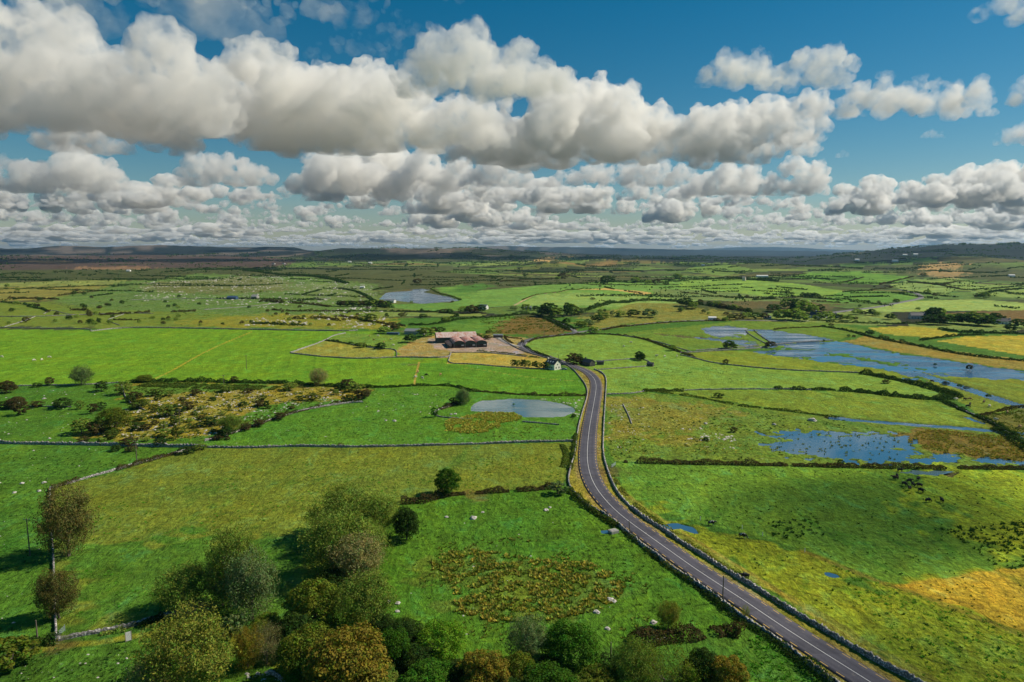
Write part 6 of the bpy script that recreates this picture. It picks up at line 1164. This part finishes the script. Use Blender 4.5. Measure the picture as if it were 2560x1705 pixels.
def barns():
    p = hit(1043.5, 800.2); z = gz(p.x, p.y); r = empty('farm_barn', (p.x, p.y, z), R(12), 'three barrel-roofed barns with rusty red roofs joined behind a gravel yard', 'barn'); N = 9.6
    for k in range(3):
        x0 = k*N; prof = [(x0+.1, -.3), (x0+.1, 3.4)]+[(x0+N/2-math.cos(a)*(N/2-.1), 3.4+math.sin(a)*2.5) for a in np.linspace(0, math.pi, 13)[1:-1]]+[(x0+N-.1, 3.4), (x0+N-.1, -.3)]
        MB().prism(prof, .25, 30.2).build('gable_wall', M['greenpaint'], r)
        mb = MB()
        arc = [(x0+N/2-math.cos(a)*(N/2+.05), 3.5+math.sin(a)*2.62) for a in np.linspace(0, math.pi, 17)]; arc2 = [(x, z_+.14) for x, z_ in arc]
        mb.prism(arc+arc2[::-1], -.15, 30.5); mb.build('roof', M['rust'], r)
        MB().box(x0+.6, x0+N-.6, .05, .24, 0, 2.0).build('front_sheeting', M['rustdark'], r)
        mb = MB(); mb.box(x0+N*.33, x0+N*.60, -.04, .05, 0, 2.9); mb.build('door', M['darkwood'], r)
        MB().box(x0-.02, x0+.22, -.12, .25, 0, 3.5).build('post', M['concrete'], r)
        MB().box(x0+N*.68, x0+N*.9, -.03, .05, 1.8, 2.6).build('window', M['whitewash'], r)
    prof = [(-4.5, -.3), (-4.5, 2.4), (-.05, 3.3), (-.05, -.3)]; MB().prism(prof, 2, 29).build('side_wall', M['rustdark'], r)
    MB().prism([(-4.8, 2.38), (-.02, 3.42), (-.02, 3.56), (-4.8, 2.52)], 1.7, 29.3).build('side_roof', M['rustdark'], r)
    MB().prism([(-4.2, -.2), (-4.2, 2.5), (-1.8, 2.7), (-1.8, -.2)], -1.5, 1.6).build('lean_to', M['ruin'], r)
    q = Matrix.Rotation(R(12), 4, 'Z') @ Vector((-11, 34, 0)); b = empty('big_barn', (p.x+q.x, p.y+q.y, z), R(12), 'tall gabled barn with weathered pinkish roof behind the barrel-roofed barns', 'barn')
    mb = MB(); mb.add([(0, 0, -.3), (0, 16, -.3), (0, 16, 5), (0, 8, 8.6), (0, 0, 5), (36, 0, -.3), (36, 16, -.3), (36, 16, 5), (36, 8, 8.6), (36, 0, 5)], [(0, 1, 2, 3, 4), (9, 8, 7, 6, 5), (0, 4, 9, 5), (1, 6, 7, 2), (2, 7, 8, 3), (3, 8, 9, 4)]); mb.build('wall', M['greenpaint'], b)
    mb = MB(); mb.add([(-.5, -.6, 4.85), (-.5, 8, 8.72), (-.5, 16.6, 4.85), (36.5, -.6, 4.85), (36.5, 8, 8.72), (36.5, 16.6, 4.85), (-.5, -.6, 5.05), (-.5, 8, 8.95), (-.5, 16.6, 5.05), (36.5, -.6, 5.05), (36.5, 8, 8.95), (36.5, 16.6, 5.05)],
        [(6, 7, 10, 9), (7, 8, 11, 10), (0, 3, 4, 1), (1, 4, 5, 2), (0, 6, 9, 3), (2, 5, 11, 8), (0, 1, 7, 6), (1, 2, 8, 7), (3, 9, 10, 4), (4, 10, 11, 5)]); mb.build('roof', M['rustpale'], b)
    for y in (3, 9): MB().box(-.06, -.002, y, y+3.2, .1, 4).build('door', M['darkwood'], b)
    return r
barns()
def house(D, rot, w_, l, he, hr, wallm, roofm, label, name='house', chim=(1,), win=True, cat='house', sky_=0, off=(0, 0), porch=False):
    p = hit(*D); r = empty(name, (p.x, p.y, gz(p.x, p.y)), R(rot), label, cat)
    x0, x1, y0, y1 = -w_/2, w_/2, 0, l
    mb = MB(); mb.add([(x0, y0, -.5), (x1, y0, -.5), (x1, y0, he), (0, y0, hr), (x0, y0, he), (x0, y1, -.5), (x1, y1, -.5), (x1, y1, he), (0, y1, hr), (x0, y1, he)], [(0, 1, 2, 3, 4), (9, 8, 7, 6, 5), (0, 4, 9, 5), (1, 6, 7, 2), (4, 3, 8, 9), (3, 2, 7, 8)]); mb.build('wall', M[wallm], r)
    e = .3; sl = (hr-he)/(w_/2); zl = he-e*sl+.06; mb = MB()
    for s in (-1, 1): mb.prism([(s*(w_/2+e), zl), (0, hr+.06), (0, hr+.24), (s*(w_/2+e), zl+.18)], y0-.2, y1+.2)
    rf = mb.build('roof', M[roofm], r)
    for k in range(sky_):
        y = l*(.25+.25*k); xa = -w_*.32; za = hr+.26+xa*sl; xb = -w_*.18; zb = hr+.26+xb*sl; MB().add([(xa, y, za), (xb, y, zb), (xb, y+.9, zb), (xa, y+.9, za), (xa, y, za+.06), (xb, y, zb+.06), (xb, y+.9, zb+.06), (xa, y+.9, za+.06)], [(0, 3, 2, 1), (4, 5, 6, 7), (0, 1, 5, 4), (1, 2, 6, 5), (2, 3, 7, 6), (3, 0, 4, 7)]).build('skylight', M['whitewash'], rf)
    for c in chim: MB().box(-.4, .4, (l-1.0)*c+.1, (l-1.0)*c+.9, hr-.5, hr+1.1).build('chimney', M[wallm], r)
    if win:
        n = max(2, int(l/3.2))
        for s in (-1, 1):
            for k in range(n):
                y = l*(k+.5)/n; dr = (k == n//2)
                a, b2 = sorted((s*(w_/2+.004), s*(w_/2+.05)))
                o = MB().box(a, b2, y-.5, y+.5, 0 if dr else 1.0, 2.05).build('door' if dr else 'window', M['darkwood'] if dr else M['glass'], r)
        for zz in ((1.0, 2.1), (3.3, 4.1)):
            if zz[1] > he+1.2: continue
            for x in ((-w_*.22, w_*.22) if zz[0] < 3 else (0,)): MB().box(x-.45, x+.45, -.05, -.004, *zz).build('window', M['glass'], r)
    return r
house((1325/3.658+919.5, 850), 42, 6.4, 9.6, 3.8, 6.5, 'cream', 'slate', 'cream cottage with slate roof and skylights where the road bends', chim=(1,), sky_=3, name='cottage')
house((1362, 842), 35, 5.0, 8, 2.6, 4.6, 'ruin', 'slate', 'dark stone outbuilding across the road from the cottage', name='outbuilding', chim=(1,), win=False, cat='outbuilding')
house((1349, 838), 35, 4.0, 6, 2.2, 4.0, 'ruin', 'slate', 'smaller ruined stone hut among bushes beside the outbuilding', name='outbuilding', chim=(), win=False, cat='outbuilding')
house((1388, 838), 80, 3.0, 5, 2.0, 2.7, 'ruin', 'slate', 'low dark shed inside the small paddock', name='shed', chim=(), win=False, cat='shed')
house((1502, 842), 60, 3.0, 4.5, 1.8, 2.6, 'ruin', 'slate', 'tumbledown stone shed at the corner of the small paddock', name='shed', chim=(), win=False, cat='shed')
house((978, 768), 82, 11, 20, 3.2, 5.2, 'concrete', 'greytin', 'long grey-roofed farm shed left behind the barns', name='farm_shed', chim=(), cat='shed', win=False)
house((917, 769), 80, 4, 12, 1.6, 1.9, 'bluetin', 'bluetin', 'low row of blue crates beside the long grey shed', name='crate_row', chim=(), cat='crates', win=False)
house((1156, 776), 85, 4, 9, 2.4, 3.2, 'ruin', 'greytin', 'small dark shed at the right of the yard', name='shed', chim=(), cat='shed', win=False)
house((1896, 731), 25, 9, 14, 3.4, 7.6, 'whitewash', 'slate', 'large white farmhouse with slate roof beside the grove', name='farmhouse')
house((1888, 732), 25, 8, 16, 3.0, 6.6, 'whitewash', 'slate', 'left slate-roofed wing next to the large white farmhouse', name='farmhouse', off=(0, 0), chim=())
house((1922, 731), -20, 7, 9, 3.0, 6, 'whitewash', 'slate', 'right gabled wing of the white farmhouse group', name='farmhouse', chim=())
house((2124, 733), 85, 8, 17, 4.4, 7.6, 'pink', 'slate', 'pinkish two-storey house with dark roof at far right', chim=(0, 1))
house((2322, 745), 70, 8, 13, 3.2, 6.2, 'whitewash', 'slate', 'white house half hidden in the wood at the right edge', chim=(0,))
house((1222, 712), 88, 7, 11, 3.0, 4.8, 'concrete', 'greytin', 'grey bungalow beside the dark grove', name='bungalow', chim=(0, 1))
house((1120, 711), 60, 7, 12, 3.5, 6.5, 'whitewash', 'greytin', 'pale barn with grey roof below the lakeside fields', name='farm_shed', chim=(), win=False, cat='shed')
house((908, 696), 75, 9, 18, 3.2, 5.4, 'whitewash', 'greytin', 'pale farm buildings at the foot of the lake', name='farmhouse', chim=())
house((545, 688), 85, 9, 16, 3.5, 5.6, 'bluetin', 'bluetin', 'blue shed on the stony slope', name='shed', chim=(), win=False, cat='shed')
house((593, 687), 75, 8, 11, 4, 7.2, 'concrete', 'concrete', 'little pale stone hut on the stony slope', name='stone_hut', chim=(), win=False, cat='hut')
house((1765, 637), 88, 10, 34, 4, 6, 'whitewash', 'whitewash', 'long white-roofed shed on the skyline of the right fields', name='farm_shed', chim=(), win=False, cat='shed')
house((1714, 645), 60, 7, 8, 7, 10, 'pink', 'concrete', 'ruined tower-like gable on the far right fields', name='ruin', chim=(), win=False, cat='ruin')
house((1646, 735), 80, 6, 9, 2.6, 3.8, 'whitewash', 'whitewash', 'small white shed behind the upper floodwater', name='shed', chim=(), win=False, cat='shed')
house((1772, 733), 85, 5, 8, 2.4, 3.4, 'whitewash', 'whitewash', 'tiny white shed right of the upper floodwater', name='shed', chim=(), win=False, cat='shed')
for x, y, s, lb in [(655, 607, 16, 'tiny white house on the far left dark slope'), (632, 608, 18, 'tiny dark-roofed shed on the far left dark slope'), (855, 606, 22, 'tiny white house under the far central ridge'), (807, 603, 20, 'tiny pale house at the foot of the far left plateau'), (300, 624, 14, 'tiny blue-grey shed at the edge of the bog'), (1975, 599, 24, 'white speck of a house on the right-hand hill foot'), (2064, 602, 24, 'white speck of a house below the wooded hill'), (2110, 587, 26, 'white house highest on the wooded hill'), (2085, 588, 24, 'pale house on the slope of the wooded hill'), (2332, 636, 16, 'pale house at the right edge below the wooded hill'), (1620, 611, 16, 'tiny white house in the far centre right'), (838, 662, 10, 'small white cottage left of the lake')]:
    house((x, y), 80, s*.5, s, s*.25, s*.42, 'whitewash', 'slate' if 'dark' in lb else 'whitewash', lb, chim=(), win=False)
# ------------------------------------------------------------ posts, poles and small things
M['polewood'] = simple('pole_wood', (.16, .13, .10), .9); M['galv'] = simple('galvanised', (.45, .50, .55), .4, .1, metallic=.5); M['timber'] = simple('fence_timber', (.30, .25, .19), .9)
def pole(D, top, label, arm=True, lean=0.0, hgt=None, mat='polewood'):
    p = hit(*D); m = px_m(p); H = hgt or (D[1]-top)*m*1.03; r = empty('utility_pole', (p.x, p.y, gz(p.x, p.y)), 0, label, 'utility pole'); r.rotation_euler = (0, R(lean), 0)
    MB().tube((0, 0, -.3), (0, 0, H), .17, .12, 8).build('pole', M[mat], r)
    if arm:
        MB().box(-.9, .9, -.05, .05, H-.5, H-.36).build('crossarm', M['timber'], r)
        for x in (-.8, 0, .8): MB().tube((x, 0, H-.36), (x, 0, H-.12), .05, .035, 6).build('insulator', M['whitewash'], r)
pole((567, 849), 819, 'grey utility pole in the big bright left field'); pole((515, 891), 865, 'utility pole at the gorse hedge above the scrub'); pole((315, 1066), 1020, 'pale utility pole below the high grey wall at left'); pole((413, 976), 945, 'thin pole among the stones of the scrub field')
pole((69, 1277), 1208, 'utility pole with crossarm left of the big brown tree'); pole((87, 1477), 1436, 'short pole in the brambles at the bottom left', False); pole((1449, 1232), 1199, 'leaning pole at the road wall below the bend', False, -6); pole((1661, 1384), 1328, 'tall dark pole against the near road', False)
pole((1404, 1512), 1479, 'thin post above the dark hedge at the bottom', False); pole((1170, 791), 769, 'pole beside the yard wall'); pole((1251, 776), 750, 'pole on the narrow road beyond the barns'); pole((1143, 781), 763, 'pole behind the yard'); pole((1284, 838), 816, 'pole beside the cottage chimney', False)
p = hit(296, 1474); b = empty('white_panel', (p.x, p.y, gz(p.x, p.y)), R(38), 'white upright panel standing beside the grassy track', 'panel')
MB().box(-.5, .5, -.04, .04, .15, 2.1).build('board', M['white'], b); MB().box(-.62, -.5, -.06, .06, -.2, 2.2).build('post', M['timber'], b); MB().box(.5, .62, -.06, .06, -.2, 2.2).build('post', M['timber'], b)
def gate(D, rot, w_, label):
    p = hit(*D); r = empty('field_gate', (p.x, p.y, gz(p.x, p.y)), R(rot), label, 'gate')
    for k in range(5): MB().tube((0, 0, .3+.24*k), (w_, 0, .3+.24*k), .03, .03, 6).build('rail', M['galv'], r)
    for x in (0, w_): MB().tube((x, 0, -.2), (x, 0, 1.5), .07, .07, 6).build('post', M['galv'], r)
gate((127.6, 1472), 95, 3.6, 'pale metal gate at the foot of the left boundary wall'); gate((1406, 1076), 60, 4.0, 'metal gate in the right road wall above the near pasture'); gate((944, 827), 0, 9, 'pale cattle pen rail under the enclosure wall')
gate((1182, 700), 20, 4.0, 'gate at the foot of the climbing track')
fp = [((356, 1478), 1.3), ((455, 1470), 1.3), ((560, 1490), 1.3), ((1610, 1196), 1.2), ((1706, 1216), 1.2), ((1753, 1232), 1.2), ((1850, 1269), 1.2), ((1098, 846), 1.1), ((1380, 874), 1.1), ((1288, 875), 1.1), ((1331, 878), 1.1)]
for i, (D, h) in enumerate(fp):
    p = hit(*D); o = MB().tube((0, 0, -.2), (0, 0, h), .09, .07, 6).build('fence_post', M['timber'] if i in (0, 1, 2) else M['whitewash']); o.location = (p.x, p.y, gz(p.x, p.y))
    tag(o, 'short dark fence post beside the grassy track' if i < 3 else 'thin white electric-fence post standing in the grass', 'fence post', 'track fence posts' if i < 3 else 'electric fence posts')
p = hit(1410, 1224); o = MB().box(-1.3, 1.3, -1.0, 1.0, -.2, .75).box(-1.05, 1.05, -.75, .75, .751, .86).build('water_trough', M['concrete']); o.location = (p.x, p.y, gz(p.x, p.y)); o.rotation_euler = (0, 0, .5); tag(o, 'concrete trough against the road wall by a dark pool', 'trough')
# a car at the cottage
p = hit(1296, 850); r = empty('parked_car', (p.x, p.y, gz(p.x, p.y)), R(10), 'pale car parked in front of the cottage gable', 'car'); M['carpaint'] = simple('car_paint', (.42, .52, .55), .3, .05, spec=.5); M['rubber'] = simple('rubber', (.02, .02, .02), .8)
MB().prism([(-2.0, .3), (-2.05, .8), (-1.7, .95), (2.0, .9), (2.1, .5), (2.0, .3)], -.85, .85).build('body', M['carpaint'], r); MB().prism([(-1.6, .952), (-1.1, 1.45), (.6, 1.45), (1.2, .932)], -.72, .72).build('cabin', M['glass'], r)
for x in (-1.3, 1.3):
    for y in (-.86, .86): MB().tube((x, y-.1, .32), (x, y+.1, .32), .32, .32, 12).build('wheel', M['rubber'], r)

# ------------------------------------------------------------ cattle
def coat_mat():
    t = NT('cattle_coat'); oi = t.n('ObjectInfo'); a = t.noise(t.obj(), 1.6, 2, .5); al = oi.outputs['Alpha']
    c = t.mix(t.math('MULTIPLY', t.ramp(a, .57, .60), t.math('SUBTRACT', 1.0, al)), oi.outputs['Color'], (.70, .66, .58)); t.surf(c, .7); return t.m
M['coat'] = coat_mat()
def cow_mesh(graze):
    v = [(0, 0, 1.05), (.55, 0, 1.10), (-.65, 0, 1.12), (-.9, 0, 1.05)]; r = [.47, .41, .41, .26]; e = [(0, 1), (0, 2), (2, 3)]
    def chain(a, pts):
        for (p, rad) in pts: v.append(p); r.append(rad); e.append((a, len(v)-1)); a = len(v)-1
    if graze: chain(1, [((.88, 0, 1.05), .24), ((1.15, 0, .68), .17), ((1.32, 0, .35), .15), ((1.45, 0, .10), .09)])
    else: chain(1, [((.88, 0, 1.16), .28), ((1.12, 0, 1.28), .20), ((1.34, 0, 1.24), .16), ((1.60, 0, 1.06), .10)])
    for s in (-1, 1):
        chain(1, [((.58, .2*s, .72), .13), ((.56, .21*s, .40), .075), ((.60, .21*s, .03), .06)])
        chain(2, [((-.74, .2*s, .76), .17), ((-.66, .21*s, .55), .10), ((-.84, .21*s, .38), .07), ((-.80, .21*s, .03), .06)])
    chain(3, [((-1.02, 0, .95), .05), ((-1.06, 0, .55), .03), ((-1.05, 0, .40), .045)])
    me = bpy.data.meshes.new('cow'); me.from_pydata(v, e, []); o = bpy.data.objects.new('cow', me); COL.objects.link(o)
    sk = o.modifiers.new('s', 'SKIN'); o.modifiers.new('u', 'SUBSURF').levels = 2
    for i, q in enumerate(me.skin_vertices[0].data): q.radius = (r[i]*.82, r[i]); q.use_root = (i == 0)
    ev = o.evaluated_get(bpy.context.evaluated_depsgraph_get()); m2 = bpy.data.meshes.new_from_object(ev); bpy.data.objects.remove(o)
    bm = bmesh.new(); bm.from_mesh(m2); hx, hz = (1.30, .46) if graze else (1.28, 1.36)
    for s in (-1, 1):
        for k in (0, 1):
            q = bmesh.ops.create_cone(bm, segments=6, radius1=.06 if k else .035, radius2=.01, depth=.2 if k else .16, cap_ends=True)
            bmesh.ops.transform(bm, verts=q['verts'], matrix=Matrix.Translation((hx+(.02 if k else .08), s*(.17 if k else .10), hz+(0 if k else .12))) @ Matrix.Rotation(s*(-1.5 if k else -.5), 4, 'X'))
    bm.to_mesh(m2); bm.free(); m2.materials.clear(); m2.materials.append(M['coat'])
    for pl in m2.polygons: pl.use_smooth = True
    return m2
COW = [cow_mesh(False), cow_mesh(True)]
CC = {'black': (.015, .014, .014, 1), 'pied': (.015, .014, .014, 0), 'tan': (.42, .24, .10, 1), 'white': (.66, .60, .48, 1), 'brown': (.12, .06, .03, 1)}
def cow(D, k, c, rot, label, group=None):
    p = hit(*D); o = bpy.data.objects.new('cow', COW[k]); COL.objects.link(o); o.location = (p.x, p.y, gz(p.x, p.y)); o.rotation_euler = (0, 0, R(rot)); o.color = CC[c]; s = 1.0+.0002*p.y
    o.scale = (s, s, s); tag(o, label, 'cow', group)
cow((1635, 1208), 0, 'pied', 0, 'black cow with pale rear walking left of the white posts'); cow((1707, 1237), 1, 'pied', -20, 'black and white cow in the right pasture near a white post'); cow((1713, 1330), 0, 'black', 180, 'black cow right behind the near road wall')
hg = [(2069, 1085), (2062, 1099), (2058, 1103), (2111, 1105), (2079, 1117), (2090, 1110), (2098, 1118), (2113, 1120), (2091, 1127), (2117, 1132), (2133, 1155), (2165, 1155)]
for i, D in enumerate(hg): cow(D, i % 3 == 1, 'brown' if i == 2 else 'black', (i*73) % 360, 'dark brown cow in the black herd below the hedge' if i == 2 else 'black cow in the herd below the long straight hedge', None if i == 2 else 'black herd below the straight hedge')
mg = C2([(590, 164, 1, 1), (688, 160, 1, 1), (563, 184, 1, 1), (533, 142, 1, 1), (517, 178, 1, 1)], 850, 880)
for (x, y, *_), c, lb in zip(mg, ('black', 'tan', 'white', 'tan', 'white'), ('single black cow in the cottage field', 'single tan cow to the right of the black one in the cottage field', 'cream cow below the black one in the cottage field', 'tan cow on the worn line in the cottage field', 'cream cow on the worn line below the tan one')): cow((x, y), 1, c, (x*7) % 360, lb)
rg = C2([(1690, 222, 1, 1), (1725, 208, 1, 1), (1950, 332, 1, 1), (1970, 380, 1, 1), (2080, 350, 1, 1), (1985, 366, 1, 1)], 1700, 880)
for i, (x, y, *_) in enumerate(rg): cow((x, y), i % 2, ('brown', 'black')[i % 2], (x*11) % 360, 'dark cow grazing by the drain in the far right wet field', 'dark cattle by the drain')
wg = C2([(2118, 378, 1, 1), (2240, 422, 1, 1), (2160, 472, 1, 1), (2325, 522, 1, 1), (1890, 332, 1, 1), (1982, 330, 1, 1)], 1700, 880)
for i, (x, y, *_) in enumerate(wg): cow((x, y), i % 2, ('white', 'tan')[i % 2], (x*5) % 360, 'cream or tan cow in the marshy fields at the right edge', 'pale cattle in the marshy fields')
bg = C2([(230, 690, 1, 1), (350, 686, 1, 1), (300, 705, 1, 1), (365, 725, 1, 1), (200, 662, 1, 1), (260, 660, 1, 1)], 850, 600)
for i, (x, y, *_) in enumerate(bg): cow((x, y), i % 2, ('tan', 'white')[i % 2], (x*5) % 360, 'tan or cream cow in the paddock left of the barns', 'cattle in the paddock left of the barns')
sg = C2([(1005, 402, 1, 1), (1020, 404, 1, 1), (1035, 402, 1, 1), (1050, 404, 1, 1), (1062, 403, 1, 1), (1400, 455, 1, 1), (1450, 458, 1, 1)], 1700, 600)
for i, (x, y, *_) in enumerate(sg): cow((x, y), i % 2, ('white', 'tan', 'black')[i % 3], (x*5) % 360, 'cow in the small herd right of the umbrella-shaped trees', 'herd by the umbrella-shaped trees')
lg = [(4, 822), (113, 823), (78, 830), (96, 829), (2168, 845)]
for i, (x, y) in enumerate(lg[:4]): cow((x, y), 1, 'white', 30*i, 'cream cow lying far off in the big bright left field', 'cream cattle in the big left field')
rw = [(1509, 820), (1528, 821), (1556, 821), (1434, 798), (1451, 789)]
for i, (x, y) in enumerate(rw): cow((x, y), i % 2, 'white', 40*i, 'cream cow grazing in the round field', 'cream cattle in the round field')

# ------------------------------------------------------------ haze
m = bpy.data.materials.new('haze'); m.use_nodes = True; n = m.node_tree; n.nodes.clear(); o_ = n.nodes.new('ShaderNodeOutputMaterial'); v = n.nodes.new('ShaderNodeVolumePrincipled')
v.inputs['Density'].default_value = 2.3e-5; v.inputs['Color'].default_value = (.36, .64, .95, 1); v.inputs['Anisotropy'].default_value = 0.3; n.links.new(v.outputs[0], o_.inputs['Volume'])
hz = MB().box(-42000, 42000, -42000, 42000, -60, 420).build('haze', m); tag(hz, kind='stuff')
